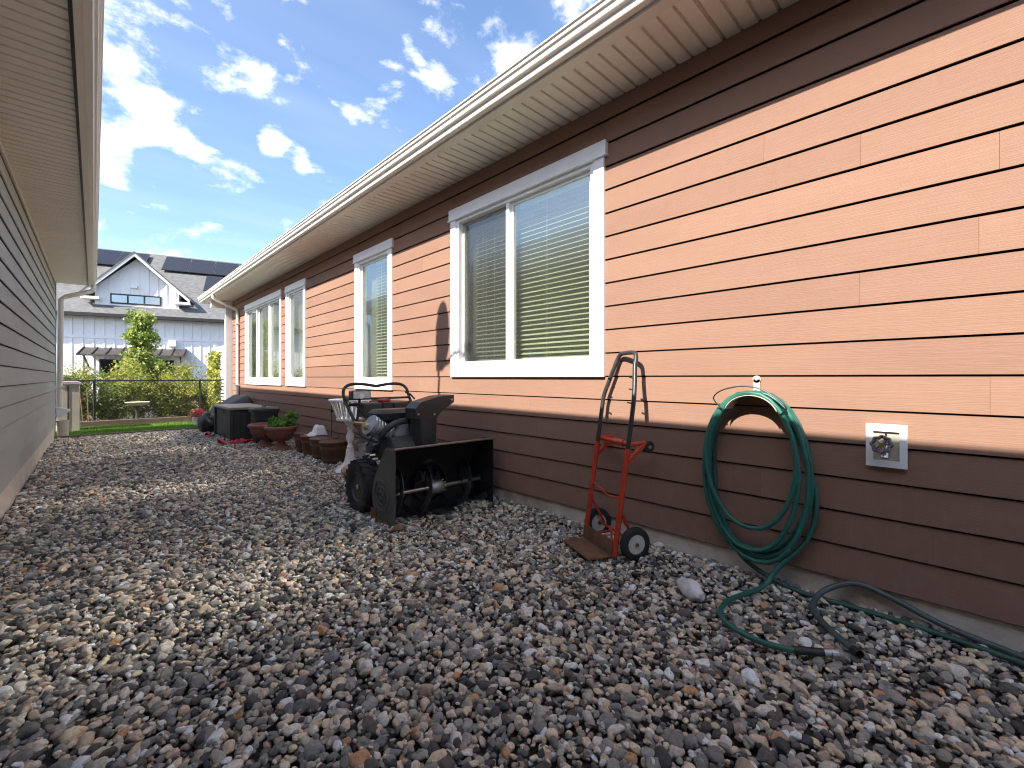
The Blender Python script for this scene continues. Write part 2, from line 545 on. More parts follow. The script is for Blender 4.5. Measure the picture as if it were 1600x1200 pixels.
# ------------------------------------------------------------------ ground
WX = 2.87            # sheathing plane of the brown house
gx = [-80, -30, -8, -3, -1.2, 3.4, 6, 20, 60]
gy = [-60, -20, -6, -3, 12.62, 16, 24, 50, 160]
b = MB()
b.add([(-900, -900, -.13), (900, -900, -.13), (900, 900, -.13), (-900, 900, -.13)], [(0, 1, 2, 3)])
tag(b.build('ground', M_FIELD), kind='structure')


def gz(x, y):
    """surface of the raked gravel"""
    z = .018 * mnoise.noise(Vector((x * .9, y * .9, 3.1))) + .012 * mnoise.noise(Vector((x * 2.7, y * 2.7, 7.7)))
    z += .035 * math.exp(-((x - 2.86) / .28) ** 2) * (1 if y < 6 else max(0, 1 - (y - 6) / 3))
    return z


nx, ny = 46, 150
X0, X1, Y0, Y1 = -.85, 2.95, -2.2, 12.62
vs = [(X0 + (X1 - X0) * i / nx, Y0 + (Y1 - Y0) * j / ny, 0) for j in range(ny + 1) for i in range(nx + 1)]
vs = [(x, y, gz(x, y) - .028) for x, y, _ in vs]
fs = [(j * (nx + 1) + i, j * (nx + 1) + i + 1, (j + 1) * (nx + 1) + i + 1, (j + 1) * (nx + 1) + i) for j in range(ny) for i in range(nx)]
b = MB(); b.add(vs, fs)
tag(b.build('gravel_bed', M_EARTH, smooth=True), kind='structure')

# gravel stones ------------------------------------------------------------
def stone_mat():
    m = bpy.data.materials.new('river_stone'); m.use_nodes = True
    N, L = m.node_tree.nodes, m.node_tree.links
    bs = N['Principled BSDF']
    at = N.new('ShaderNodeAttribute'); at.attribute_name = 'tone'; at.attribute_type = 'INSTANCER'
    rp = N.new('ShaderNodeValToRGB'); cr = rp.color_ramp; cr.interpolation = 'CONSTANT'
    cols = [(0.073, 0.070, 0.064), (0.213, 0.200, 0.178), (0.373, 0.343, 0.295), (0.589, 0.513, 0.406), (0.310, 0.290, 0.238), (0.662, 0.505, 0.350),
            (0.127, 0.111, 0.092), (0.820, 0.657, 0.446), (0.431, 0.323, 0.243), (0.791, 0.707, 0.579), (0.252, 0.241, 0.218), (0.820, 0.820, 0.749), (0.474, 0.433, 0.334), (0.593, 0.314, 0.155), (0.820, 0.820, 0.820)]
    pos = [0, .10, .21, .31, .40, .47, .54, .61, .69, .76, .83, .89, .93, .965, .982]
    while len(cr.elements) < len(cols):
        cr.elements.new(.5)
    for e, c, p in zip(cr.elements, cols, pos):
        e.position = p; e.color = (*c, 1)
    L.new(at.outputs['Fac'], rp.inputs[0])
    tcn = N.new('ShaderNodeTexCoord')
    off = N.new('ShaderNodeVectorMath'); off.operation = 'MULTIPLY_ADD'; off.inputs[1].default_value = (31, 47, 13)
    L.new(at.outputs['Fac'], off.inputs[0]); L.new(tcn.outputs['Object'], off.inputs[2])
    n1 = N.new('ShaderNodeTexNoise'); n1.inputs['Scale'].default_value = 2.2; n1.inputs['Detail'].default_value = 6; n1.inputs['Roughness'].default_value = .7
    L.new(off.outputs[0], n1.inputs['Vector'])
    r = N.new('ShaderNodeMapRange'); r.inputs['From Min'].default_value = .25; r.inputs['From Max'].default_value = .75
    r.inputs['To Min'].default_value = .62; r.inputs['To Max'].default_value = 1.4
    L.new(n1.outputs['Fac'], r.inputs['Value'])
    s = N.new('ShaderNodeVectorMath'); s.operation = 'SCALE'
    L.new(rp.outputs[0], s.inputs[0]); L.new(r.outputs[0], s.inputs['Scale'])
    L.new(s.outputs[0], bs.inputs['Base Color'])
    bs.inputs['Roughness'].default_value = .62
    bs.inputs['Specular IOR Level'].default_value = .4
    n2 = N.new('ShaderNodeTexNoise'); n2.inputs['Scale'].default_value = 9; n2.inputs['Detail'].default_value = 5
    L.new(off.outputs[0], n2.inputs['Vector'])
    bp = N.new('ShaderNodeBump'); bp.inputs['Strength'].default_value = .35; bp.inputs['Distance'].default_value = .15
    L.new(n2.outputs['Fac'], bp.inputs['Height']); L.new(bp.outputs[0], bs.inputs['Normal'])
    return m


M_STONE = stone_mat()


def stone_mesh(i, sub=3):
    bm = bmesh.new()
    bmesh.ops.create_icosphere(bm, subdivisions=sub, radius=1)
    rs = random.Random(100 + i)
    off = Vector((i * 7.3, i * 3.1, i * 1.7))
    ang = rs.random() < .4
    planes = [(Vector((rs.gauss(0, 1), rs.gauss(0, 1), rs.gauss(0, 1))).normalized(), rs.uniform(.58, .88)) for _ in range(8 if ang else 3)]
    for v in bm.verts:
        p = v.co.copy()
        k = 1 + .26 * mnoise.noise(p * .9 + off) + .10 * mnoise.noise(p * 2.3 + off)
        p = p * k
        for n, d in planes:
            t = p.dot(n) - d
            if t > 0:
                p -= n * t * .88
        v.co = p
    mx = max(max(abs(v.co.x), abs(v.co.y), abs(v.co.z)) for v in bm.verts)
    for v in bm.verts:
        v.co /= mx
    for f in bm.faces:
        f.smooth = True
    me = bpy.data.meshes.new('pebble_shape'); bm.to_mesh(me); bm.free()
    me.materials.append(M_STONE)
    return me


stone_col = bpy.data.collections.new('pebble_shapes')
NPROTO = 16
for i in range(NPROTO):
    o = bpy.data.objects.new('pebble_shape.%02d' % i, stone_mesh(i))
    stone_col.objects.link(o)


def gravel(name, pts, rots, scls, tones, idx):
    me = bpy.data.meshes.new(name)
    me.from_pydata([tuple(p) for p in pts], [], [])
    a = me.attributes.new('rot', 'FLOAT_VECTOR', 'POINT'); a.data.foreach_set('vector', np.asarray(rots, dtype=np.float32).ravel())
    a = me.attributes.new('scl', 'FLOAT_VECTOR', 'POINT'); a.data.foreach_set('vector', np.asarray(scls, dtype=np.float32).ravel())
    a = me.attributes.new('tone', 'FLOAT', 'POINT'); a.data.foreach_set('value', np.asarray(tones, dtype=np.float32))
    a = me.attributes.new('idx', 'INT', 'POINT'); a.data.foreach_set('value', np.asarray(idx, dtype=np.int32))
    me.materials.append(M_STONE)
    o = link(name, me)
    ng = bpy.data.node_groups.new('scatter_' + name, 'GeometryNodeTree')
    ng.interface.new_socket('Geometry', in_out='INPUT', socket_type='NodeSocketGeometry')
    ng.interface.new_socket('Geometry', in_out='OUTPUT', socket_type='NodeSocketGeometry')
    N, L = ng.nodes, ng.links
    gi, go = N.new('NodeGroupInput'), N.new('NodeGroupOutput')
    ci = N.new('GeometryNodeCollectionInfo'); ci.inputs['Collection'].default_value = stone_col
    ci.inputs['Separate Children'].default_value = True; ci.inputs['Reset Children'].default_value = True
    iop = N.new('GeometryNodeInstanceOnPoints')
    L.new(gi.outputs[0], iop.inputs['Points']); L.new(ci.outputs[0], iop.inputs['Instance'])
    iop.inputs['Pick Instance'].default_value = True

    def na(nm, dt):
        n = N.new('GeometryNodeInputNamedAttribute'); n.data_type = dt; n.inputs['Name'].default_value = nm
        return n.outputs['Attribute']
    L.new(na('idx', 'INT'), iop.inputs['Instance Index'])
    L.new(na('rot', 'FLOAT_VECTOR'), iop.inputs['Rotation'])
    L.new(na('scl', 'FLOAT_VECTOR'), iop.inputs['Scale'])
    L.new(iop.outputs[0], go.inputs[0])
    md = o.modifiers.new('scatter', 'NODES'); md.node_group = ng
    return o


pts, rots, scls, tones = [], [], [], []


def scatter(pitch, smin, smax, mean, zlo, zhi, tilt):
    xs = np.arange(-.62, 2.92, pitch); ys = np.arange(-1.1, 12.58, pitch)
    gxx, gyy = np.meshgrid(xs, ys)
    gxx = (gxx + RNG.uniform(-.6, .6, gxx.shape) * pitch).ravel(); gyy = (gyy + RNG.uniform(-.6, .6, gyy.shape) * pitch).ravel()
    for x, y in zip(gxx, gyy):
        # only what the lens and a step to its side could see
        if y < .0 and x < .45: continue
        if pitch == .052 and y > 6: continue
        if x < -.56 + .0055 * y or x > 2.872 or y > 12.56: continue
        L = min(max(mean * math.exp(random.gauss(0, .38)), smin), smax) / 2
        w = L * random.uniform(.62, .95); t = L * random.uniform(.40, .74)
        pts.append((x, y, gz(x, y) + random.uniform(zlo, zhi)))
        rots.append((random.gauss(0, tilt), random.gauss(0, tilt), random.uniform(0, 6.283)))
        scls.append((L, w, t))
        tones.append(random.random() if random.random() < .965 else .5)


scatter(.030, .017, .056, .0325, -.015, .002, .30)
scatter(.034, .020, .082, .0355, -.005, .010, .36)
scatter(.052, .012, .032, .021, .000, .012, .5)
gr = gravel('gravel', pts, rots, scls, tones, RNG.integers(0, NPROTO, len(pts)))
tag(gr, 'grey, tan and brown river gravel filling the side yard', 'gravel', kind='stuff')
print('stones', len(pts))

# ------------------------------------------------------------------ lap siding
COURSE, SIDE0 = .1778, .158


def plank_piece(y0, y1, k, za, zb, parent, m, sgn=1, top=None):
    """one lap-siding board (or what a window leaves of it); outer face towards -x (sgn 1) or +x (-1)"""
    z0 = SIDE0 + COURSE * k
    H = COURSE + .014

    def xo(z):
        return -(.0235 - .0140 * (z - z0) / H)
    vs = []
    for z in (za, zb):
        for dx in (0, .0090):
            for y in (y0, y1):
                vs.append(((xo(z) + dx) * sgn, y, z))
    b = MB()
    b.add(vs, [(0, 1, 3, 2), (4, 6, 7, 5), (0, 4, 5, 1), (2, 3, 7, 6), (0, 2, 6, 4), (1, 5, 7, 3)])
    return b.build('plank', m, parent)


def lap_siding(parent, m, ya, yb, ztop, openings, joints, sgn=1, seed=1):
    rs = random.Random(seed)
    n = int(math.ceil((ztop - SIDE0) / COURSE))
    for k in range(n):
        z0 = SIDE0 + COURSE * k
        z1 = min(z0 + COURSE - .0105, ztop)
        if z1 - z0 < .03: continue
        cuts = sorted(joints.get(k, []))
        if not cuts:
            y = ya + rs.uniform(.6, 3.66)
            while y < yb - .4:
                cuts.append(y); y += 3.66
        marks = sorted(set([ya, yb] + cuts + [q for o in openings for q in o[:2] if ya < q < yb]))
        segs = list(zip(marks[:-1], marks[1:]))
        # join neighbouring runs that are split only by an opening's edge line
        runs = []
        for a, c in segs:
            mid = (a + c) / 2
            op = next((o for o in openings if o[0] < mid < o[1] and o[2] < z1 and o[3] > z0), None)
            key = op
            if runs and runs[-1][2] == key and key is None and not any(abs(a - q) < 1e-6 for q in cuts):
                runs[-1][1] = c
            else:
                runs.append([a, c, key])
        for a, c, op in runs:
            if c - a < .02: continue
            g = .0005
            if op is None:
                plank_piece(a + g, c - g, k, z0, z1, parent, m, sgn)
            else:
                if op[2] - z0 > .006: plank_piece(a + g, c - g, k, z0, op[2] - .001, parent, m, sgn)
                if z1 - op[3] > .006: plank_piece(a + g, c - g, k, op[3] + .001, z1, parent, m, sgn)


# ------------------------------------------------------------------ brown house
RH = thing('brown_house', (WX, 0, 0), 'brown lap-sided house with white-trimmed windows along the gravel yard', 'house')
Y_S, Y_E = -3.5, 14.15
SOFF = 3.31
# (y0, y1, z0, z1) outside edges of the white casings
WIN_A = (1.95, 3.93, 1.215, 3.02)
WIN_B = (5.225, 6.338, 1.045, 3.02)
WIN_C = (8.42, 9.516, 1.045, 3.02)
WIN_D = (9.82, 12.70, 1.045, 3.02)
WINS = [WIN_A, WIN_B, WIN_C, WIN_D]

# core wall with real openings
b = MB()
ys = sorted([Y_S, Y_E] + [w[0] + .06 for w in WINS] + [w[1] - .06 for w in WINS])
for a, c in zip(ys[:-1], ys[1:]):
    w = next((w for w in WINS if abs(w[0] + .06 - a) < 1e-6), None)
    if w is None:
        b.box(.001, .14, a, c, SIDE0 - .01, SOFF + .1)
    else:
        b.box(.001, .14, a, c, SIDE0 - .01, w[2] + .06)
        b.box(.001, .14, a, c, w[3] - .06, SOFF + .1)
b.build('wall', M_SHEATH, RH)
b = MB()
b.box(.0, .2, Y_S, Y_E, -.25, SIDE0 - .012)
b.build('foundation', M_CONC, RH)
# room behind
b = MB()
b.box(.16, 4.5, Y_S, Y_E - .2, .25, 3.45)
b.build('interior', M_ROOM, RH)
# remove the room's face on the window side so light enters
me = RH.children[-1].data
bm = bmesh.new(); bm.from_mesh(me)
bmesh.ops.delete(bm, geom=[f for f in bm.faces if f.normal.x < -.9 and f.calc_center_median().x < .5], context='FACES')
bm.to_mesh(me); bm.free()

joints = {12: [.40, 5.1], 8: [.405, 4.1], 5: [-.05, 4.6], 1: [.134, 3.79, 7.4], 2: [.866, 4.5, 8.2], 4: [2.75, 6.4], 0: [.86, 4.5, 8.15], 15: [3.2, 6.86, 10.5], 16: [1.4, 5.0, 8.7], 17: [4.4, 8.0]}
lap_siding(RH, M_BROWN, Y_S, Y_E, SOFF + .01, WINS, joints, 1, 5)


def window(parent, w, splits, x=0.0, screen=None, latch=None):
    """casing boards, vinyl frame, sashes and panes; outer side towards -x"""
    y0, y1, z0, z1 = w
    cw, hh = .095, .115
    b = MB()                     # vinyl frame with reveal
    iy0, iy1, iz0, iz1 = y0 + cw, y1 - cw, z0 + cw, z1 - hh
    fw = .042
    for (a, c, d, e) in ((iy0 - .02, iy0 + fw, iz0 - .02, iz1 + .02), (iy1 - fw, iy1 + .02, iz0 - .02, iz1 + .02)):
        b.box(-.026, .09, a, c, d, e)
    b.box(-.0258, .09, iy0 + fw, iy1 - fw, iz0 - .02, iz0 + fw)
    b.box(-.0258, .09, iy0 + fw, iy1 - fw, iz1 - fw, iz1 + .02)
    win = b.build('window', M_VINYL, parent, bevel=.003)
    for nm, bx in (('casing', (-.040, -.003, y0, y0 + cw, z0 + cw, z1 - hh)), ('casing', (-.040, -.003, y1 - cw, y1, z0 + cw, z1 - hh)),
                   ('sill', (-.043, -.003, y0, y1, z0, z0 + cw - .001)), ('head_casing', (-.048, -.003, y0 - .022, y1 + .022, z1 - hh + .001, z1))):
        MB().box(*bx).build(nm, M_WHITE, win, bevel=.003)
    MB().box(-.058, -.003, y0 - .03, y1 + .03, z1 - hh - .008, z1 - hh + .004).build('drip_cap', M_WHITE, win)
    edges = [iy0 + fw] + splits + [iy1 - fw]
    for i, (a, c) in enumerate(zip(edges[:-1], edges[1:])):
        if i:                     # mullion
            MB().box(-.018, .08, a - .022, a + .022, iz0 + fw, iz1 - fw).build('mullion', M_VINYL, win, bevel=.002)
            a += .022
        if i < len(edges) - 2: c -= .022
        s = .030
        b = MB()
        xo = .012 if i % 2 == 0 else .030
        b.box(xo, xo + .03, a, a + s, iz0 + fw, iz1 - fw); b.box(xo, xo + .03, c - s, c, iz0 + fw, iz1 - fw)
        b.box(xo, xo + .03, a + s, c - s, iz0 + fw, iz0 + fw + s); b.box(xo, xo + .03, a + s, c - s, iz1 - fw - s, iz1 - fw)
        b.build('sash', M_VINYL, win)
        MB().box(xo + .012, xo + .017, a + s, c - s, iz0 + fw + s, iz1 - fw - s).build('pane', M_GLASS, win)
        if screen == i:
            MB().box(xo - .012, xo - .010, a + .012, c - .012, iz0 + fw + .01, iz1 - fw - .01).build('insect_screen', M_SCREEN, win)
        if latch == i:
            MB().box(xo - .012, xo + .001, c - s + .006, c - .008, (iz0 + iz1) / 2 - .09, (iz0 + iz1) / 2 - .03).build('latch', M_VINYL, win, bevel=.003)
    return (iy0, iy1, iz0, iz1)


def blind(y0, y1, z0, z1, label, tilt=28, cords=(.2, .8)):
    t = thing('venetian_blind', (WX + .15, (y0 + y1) / 2, z0), label, 'window blind', group='blinds behind the windows of the brown house')
    W = (y1 - y0) / 2
    H = z1 - z0
    MB().box(-.025, .03, -W, W, H - .045, H).build('headrail', M_SLAT, t, bevel=.003)
    MB().box(-.022, .022, -W, W, .0, .014).build('bottom_rail', M_SLAT, t, bevel=.003)
    b = MB()
    a = math.radians(tilt)
    sec = []
    for i in range(5):
        q = (i / 4 - .5) * .05
        bow = .003 * (1 - (2 * i / 4 - 1) ** 2)
        sec.append((q * math.cos(a) - bow * math.sin(a), q * math.sin(a) + bow * math.cos(a)))
    vs = [(px, y, pz) for y in (-W, W) for px, pz in sec] + [(px, y, pz + .0025) for y in (-W, W) for px, pz in sec]
    fs = [(i, i + 1, i + 6, i + 5) for i in range(4)] + [(i + 10, i + 15, i + 16, i + 11) for i in range(4)]
    fs += [(0, 5, 15, 10), (4, 14, 19, 9), (0, 10, 11, 1), (1, 11, 12, 2), (2, 12, 13, 3), (3, 13, 14, 4), (5, 6, 16, 15), (6, 7, 17, 16), (7, 8, 18, 17), (8, 9, 19, 18)]
    b.add(vs, fs)
    sm = b.mesh('slat', M_SLAT, smooth=True)
    n = int((H - .07) / .0445)
    for i in range(n):
        o = link('slat', sm, t)
        o.location = (0, 0, .035 + i * .0445)
        o.rotation_euler = (random.uniform(-.002, .002), random.uniform(-.05, .05), 0)
    for c in cords:
        for dx in (-.027, .027):
            MB().tube([(dx, (c - .5) * 2 * W, .01), (dx, (c - .5) * 2 * W, H - .03)], .0017, 5).build('cord', M_CORD, t)
    return t


rA = window(RH, WIN_A, [3.045], screen=1, latch=0)
rB = window(RH, WIN_B, [])
rC = window(RH, WIN_C, [])
rD = window(RH, WIN_D, [10.72, 11.70])
blind(rA[0] + .04, 3.03, rA[2] + .05, rA[3] - .02, 'cream slatted blind behind the right pane of the large sliding window', 22, (.12, .62))
blind(3.07, rA[1] - .14, rA[2] + .05, rA[3] - .02, 'cream slatted blind behind the screened left pane of the large sliding window', 22, (.5, .72, .8))
blind(rB[0] + .04, rB[1] - .26, rB[2] + .05, rB[3] - .02, 'cream slatted blind in the single tall window behind the snow blower', 22, (.2, .72))
blind(rC[0] + .04, rC[1] - .3, rC[2] + .05, rC[3] - .02, 'cream slatted blind in the narrow window next to the triple window', 22, (.3,))
blind(rD[0] + .03, 10.66, rD[2] + .05, rD[3] - .02, 'cream slatted blind in the right pane of the far triple window', 22, (.3, .8))

# soffit panels, fascia, gutter
def soffit_mesh(w, x0, x1):
    """one vented panel, three boards with V grooves; spans x0..x1, width w along y"""
    b = MB()
    prof = []
    for i in range(3):
        a = w * i / 3; c = w * (i + 1) / 3
        prof += [(a, .018), (a + .006, .018), (a + .010, 0), (c - .010, 0), (c - .006, .018)]
    prof.append((w, .018))
    vs = [(x, y, z) for x in (x0, x1) for y, z in prof]
    n = len(prof)
    fs = [(i, i + 1, i + n + 1, i + n) for i in range(n - 1)]
    b.add(vs, fs)
    b.add([(x0, 0, .03), (x1, 0, .03), (x1, w, .03), (x0, w, .03)], [(0, 1, 2, 3)])
    return b.mesh('soffit_panel', M_SOFFIT)


PW = .3048
sm = soffit_mesh(PW - .003, -.50, .05)
y = Y_S
while y < 15.0:
    o = link('soffit_panel', sm, RH); o.location = (0, y, SOFF); y += PW
EAVE_E = 15.05
b = MB(); b.box(.05, 1.2, Y_E, EAVE_E, SOFF + .002, SOFF + .03); b.build('porch_ceiling', M_SOFFIT, RH)
b = MB()     # fascia with return under the eave
b.prism([(-.578, SOFF - .012), (-.50, SOFF - .012), (-.50, SOFF + .001), (-.552, SOFF + .003), (-.552, SOFF + .15), (-.578, SOFF + .15)], Y_S, EAVE_E, 'Y')
b.build('fascia', M_CREAM, RH)


def gutter_profile(x, z, s=1):
    """K-style gutter: back at x, grows towards -x (s=1) or +x (s=-1); bottom at z"""
    p = [(0, .0), (-.050, 0), (-.054, .006), (-.054, .036), (-.060, .044), (-.080, .048), (-.084, .054), (-.084, .082), (-.098, .088), (-.100, .094), (-.100, .112), (-.112, .116), (-.112, .126), (-.096, .126), (-.096, .116),
         (-.095, .096), (-.078, .088), (-.078, .056), (-.052, .048), (-.048, .008), (-.006, .006), (-.006, .124), (0, .124)]
    return [(x + s * a, z + c) for a, c in p]


b = MB(); b.prism(gutter_profile(-.579, SOFF + .008), Y_S, EAVE_E - .01, 'Y'); b.build('gutter', M_GUTTER, RH)
b = MB(); b.prism([(-.579, SOFF + .01), (-.64, SOFF + .01), (-.69, SOFF + .128), (-.579, SOFF + .128)], EAVE_E - .009, EAVE_E - .004, 'Y'); b.build('gutter_end_cap', M_GUTTER, RH)
# roof plane
b = MB(); b.prism([(-.60, SOFF + .145), (-.60, SOFF + .165), (5.0, SOFF + 2.9), (5.0, SOFF + 2.88)], Y_S, EAVE_E, 'Y'); b.build('roof', M_SHINGLE, RH)
b = MB(); b.prism([(-.55, SOFF + .03), (-.55, SOFF + .15), (5.0, SOFF + 2.86), (5.0, SOFF + .03)], EAVE_E - .06, EAVE_E - .02, 'Y'); b.build('gable_end', M_CREAM, RH)
# downspout: from the gutter back to the wall, then down
b = MB()
pth = [(-.60, 13.35, SOFF + .01), (-.60, 13.35, SOFF - .06), (-.56, 13.35, SOFF - .12), (-.12, 13.35, SOFF - .30), (-.06, 13.35, SOFF - .37), (-.06, 13.35, .25), (-.10, 13.35, .16), (-.22, 13.35, .10)]
b.tube(pth, .042, 8); b.build('downspout', M_CREAM, RH, smooth=True, angle=50)
for z in (2.6, 1.0):
    MB().box(-.112, -.0, 13.29, 13.41, z, z + .03).build('downspout_strap', M_CREAM, RH)
MB().box(-.17, .0, 14.17, 14.33, 0, SOFF).build('corner_post', M_WHITE, RH, bevel=.004)
MB().box(-.5, 1.2, 14.2, 14.34, SOFF - .2, SOFF - .01).build('porch_beam', M_CREAM, RH, bevel=.004)

# ------------------------------------------------------------------ grey house (left)
LX = -.585
LH = thing('grey_house', (LX, 0, 0), 'grey-green lap-sided house at the left with a deep cream eave', 'house', rz=-math.radians(.315))
LY0, LY1, LSOFF = -9.0, 12.8, 3.17
b = MB(); b.box(-.15, -.001, LY0, LY1, SIDE0, LSOFF + .1); b.box(-9, -.15, LY1 - .2, LY1, SIDE0, LSOFF + .1)
b.build('wall', M_SHEATH, LH)
b = MB(); b.box(-.3, .004, LY0, LY1, -.25, .247); b.build('foundation', M_CONC_L, LH)
sid_save = SIDE0
SIDE0 = .25
lap_siding(LH, M_GREY, 1.2, LY1, LSOFF - .03, [], {9: [5.2, 8.86], 6: [3.7, 5.6, 9.3], 5: [4.4, 8.1], 4: [6.2, 10.4], 3: [5.0, 9.2]}, -1, 11)
SIDE0 = sid_save
MB().box(-.001, .022, 1.2, LY1, LSOFF - .028, LSOFF + .01).build('frieze_strip', M_CREAM, LH)
MB().box(-.03, .03, LY1 + .001, LY1 + .025, SIDE0 + .08, LSOFF).build('corner_board', M_GREY, LH)
sm = soffit_mesh(PW - .003, -.02, .485)
y = .6
while y < LY1 + .05:
    o = link('soffit_panel', sm, LH); o.location = (0, y, LSOFF); y += PW
LE = LY1 + .35
MB().box(-.02, .485, LY0, .598, LSOFF, LSOFF + .03).build('soffit_run', M_SOFFIT, LH)
b = MB(); b.prism([(.484, LSOFF - .004), (.50, LSOFF - .004), (.50, LSOFF + .012), (.484, LSOFF + .012)], LY0, LE, 'Y'); b.build('soffit_shade_strip', M_DGREY, LH)  # dark grey strip stands in for the shadow in the soffit channel
b = MB(); b.prism([(.503, LSOFF - .022), (.540, LSOFF - .022), (.540, LSOFF + .15), (.520, LSOFF + .15), (.520, LSOFF - .006), (.503, LSOFF - .006)], LY0, LE, 'Y'); b.build('fascia', M_CREAM, LH)
b = MB(); b.prism([(.541 + (x - .541) * .76, z) for x, z in gutter_profile(.541, LSOFF - .002, -1)], LY0, LE, 'Y'); b.build('gutter', M_GUTTER, LH)
b = MB(); b.prism([(.60, LSOFF + .135), (.60, LSOFF + .155), (-5.2, LSOFF + 2.95), (-11, LSOFF + .155), (-11, LSOFF + .135), (-5.2, LSOFF + 2.93)], LY0, LE, 'Y'); b.build('roof', M_SHINGLE, LH)
b = MB(); b.box(-9.5, .50, LY1, LE, LSOFF + .013, LSOFF + .035); b.build('end_soffit', M_SOFFIT, LH)
b = MB(); b.prism([(.5, LSOFF + .04), (.5, LSOFF + .1), (-5.2, LSOFF + 2.88), (-10.9, LSOFF + .1), (-10.9, LSOFF + .04)], LE - .05, LE - .02, 'Y'); b.build('gable_end', M_CREAM, LH)
b = MB()
pth = [(.575, LY1 + .10, LSOFF - .005), (.575, LY1 + .10, LSOFF - .08), (.55, LY1 + .10, LSOFF - .13), (.16, LY1 + .08, LSOFF - .30), (.09, LY1 + .06, LSOFF - .37), (.075, LY1 + .05, 1.05), (.075, LY1 + .05, .52), (.095, LY1 + .05, .42)]
b.tube(pth, .046, 8); b.build('downspout', M_CREAM, LH, smooth=True, angle=50)
b = MB(); b.box(.02, .15, LY1 - .01, LY1 + .11, 1.0, 1.04); b.build('downspout_strap', M_CREAM, LH)
b = MB(); b.prism([(.02, .62), (.22, .56), (.23, .54), (.13, .42), (.03, .40)], LY1 - .03, LY1 + .12, 'Y'); b.build('rain_diverter', M_VINYL, LH, bevel=.004)
b = MB(); b.lathe([(.085, -.02), (.088, .30), (.098, .30), (.098, .335), (.08, .335), (.078, .05)], 20, (.12, LY1 + .05, 0)); b.build('drain_pipe', M_BEIGE, LH, smooth=True)

# satellite dish on the grey house's roof: its shadow falls on the brown wall
DY, DX = 3.80, -.30
t = thing('satellite_dish', (DX, DY, 3.50), 'oval dish on a mast above the left eave, casting its shadow beside the large window', 'satellite dish')
MB().tube([(0, 0, -.08), (0, 0, .70)], .021, 10).build('mast', M_DGREY, t, smooth=True)
MB().box(-.09, .09, -.07, .07, -.14, -.05).build('mast_foot', M_DGREY, t)
b = MB()
ring = 24
c = Vector((.02, -.07, .86))
nrm = Vector((-.30, -.93, .22)).normalized()
uu = nrm.cross(Vector((0, 0, 1))).normalized(); vv = uu.cross(nrm)
if vv.z < 0: vv = -vv
vs, fs = [], []
for s_ in (0, .008):
    for r_ in (0.001, .33, .66, 1):
        for k in range(ring):
            a = 2 * math.pi * k / ring
            vs.append(c + uu * (.26 * r_ * math.cos(a)) + vv * (.315 * r_ * math.sin(a)) + nrm * (.07 * (r_ * r_ - 1) - s_))
for q in range(2):
    for i in range(3):
        for k in range(ring):
            k2 = (k + 1) % ring; o_ = q * 4 * ring
            fs.append((o_ + i * ring + k, o_ + i * ring + k2, o_ + (i + 1) * ring + k2, o_ + (i + 1) * ring + k))
for k in range(ring):
    k2 = (k + 1) % ring
    fs.append((3 * ring + k, 3 * ring + k2, 7 * ring + k2, 7 * ring + k))
b.add(vs, fs); b.build('reflector', M_DGREY, t, smooth=True)
low = c - vv * .31
tip = low + nrm * .42 + Vector((0, 0, .20))
MB().tube([low + Vector((0, .05, .0)), low, tip], .020, 8).build('feed_arm', M_DGREY, t)
MB().tube([tip - nrm * -.02, tip - nrm * .10 + Vector((0, 0, .05))], [.04, .03], 10).build('receiver', M_DGREY, t)
MB().box(-.05, .05, -.09, .05, .52, .72).build('bracket', M_DGREY, t)

# ------------------------------------------------------------------ far white house
FP = Vector((1.74, 23.9, 0))
FH = thing('white_farmhouse', FP, 'white board-and-batten house with grey roof, gable dormer and solar panels', 'house', rz=math.atan2(-.25, .968))
# local: x along the facade to the right, y away from us
EV = 3.73
PIT = .667
MB().box(-7, 8, 0, 9, -.1, EV - .02).build('wall', M_WSIDE, FH)
bm_ = MB().box(-.021, .021, -.022, -.001, 0, EV - .96 - .1).mesh('batten', M_WSIDE)
bm2_ = MB().box(-.021, .021, -.022, -.001, 0, .76).mesh('batten', M_WSIDE)
for i in range(46):
    x = -6.8 + i * .32
    if x > 5: break
    o = link('batten', bm_, FH); o.location = (x, 0, .1)
    o = link('batten', bm2_, FH); o.location = (x, 0, EV - .82)
MB().box(-7, 8, -.028, -.001, EV - .94, EV - .84).build('band_board', M_WSIDE, FH)
RB = 5.4
b = MB()
zr = EV + PIT * (RB + .4)
b.prism([(-.4, EV), (-.4, EV - .12), (RB, zr - .14), (RB * 2 + .4, EV - .12), (RB * 2 + .4, EV), (RB, zr)], -7.4, 8.4, 'X')
b.build('roof', M_SHINGLE, FH)
b = MB(); b.box(-7.4, 8.4, -.47, -.402, EV - .10, EV + .03); b.build('gutter', M_DTRIM, FH)
# dormer: gable face .9 m back from the wall line
GB = .32
gp = (-.40, 6.32)
gz0 = EV + PIT * (GB + .4) - .2


def gz_l(x):
    return 4.68 + (gp[1] - .12 - 4.68) * (x + 1.95) / (gp[0] + 1.95) if x < gp[0] else 4.68 + (gp[1] - .12 - 4.68) * (1.2 - x) / (1.2 - gp[0])


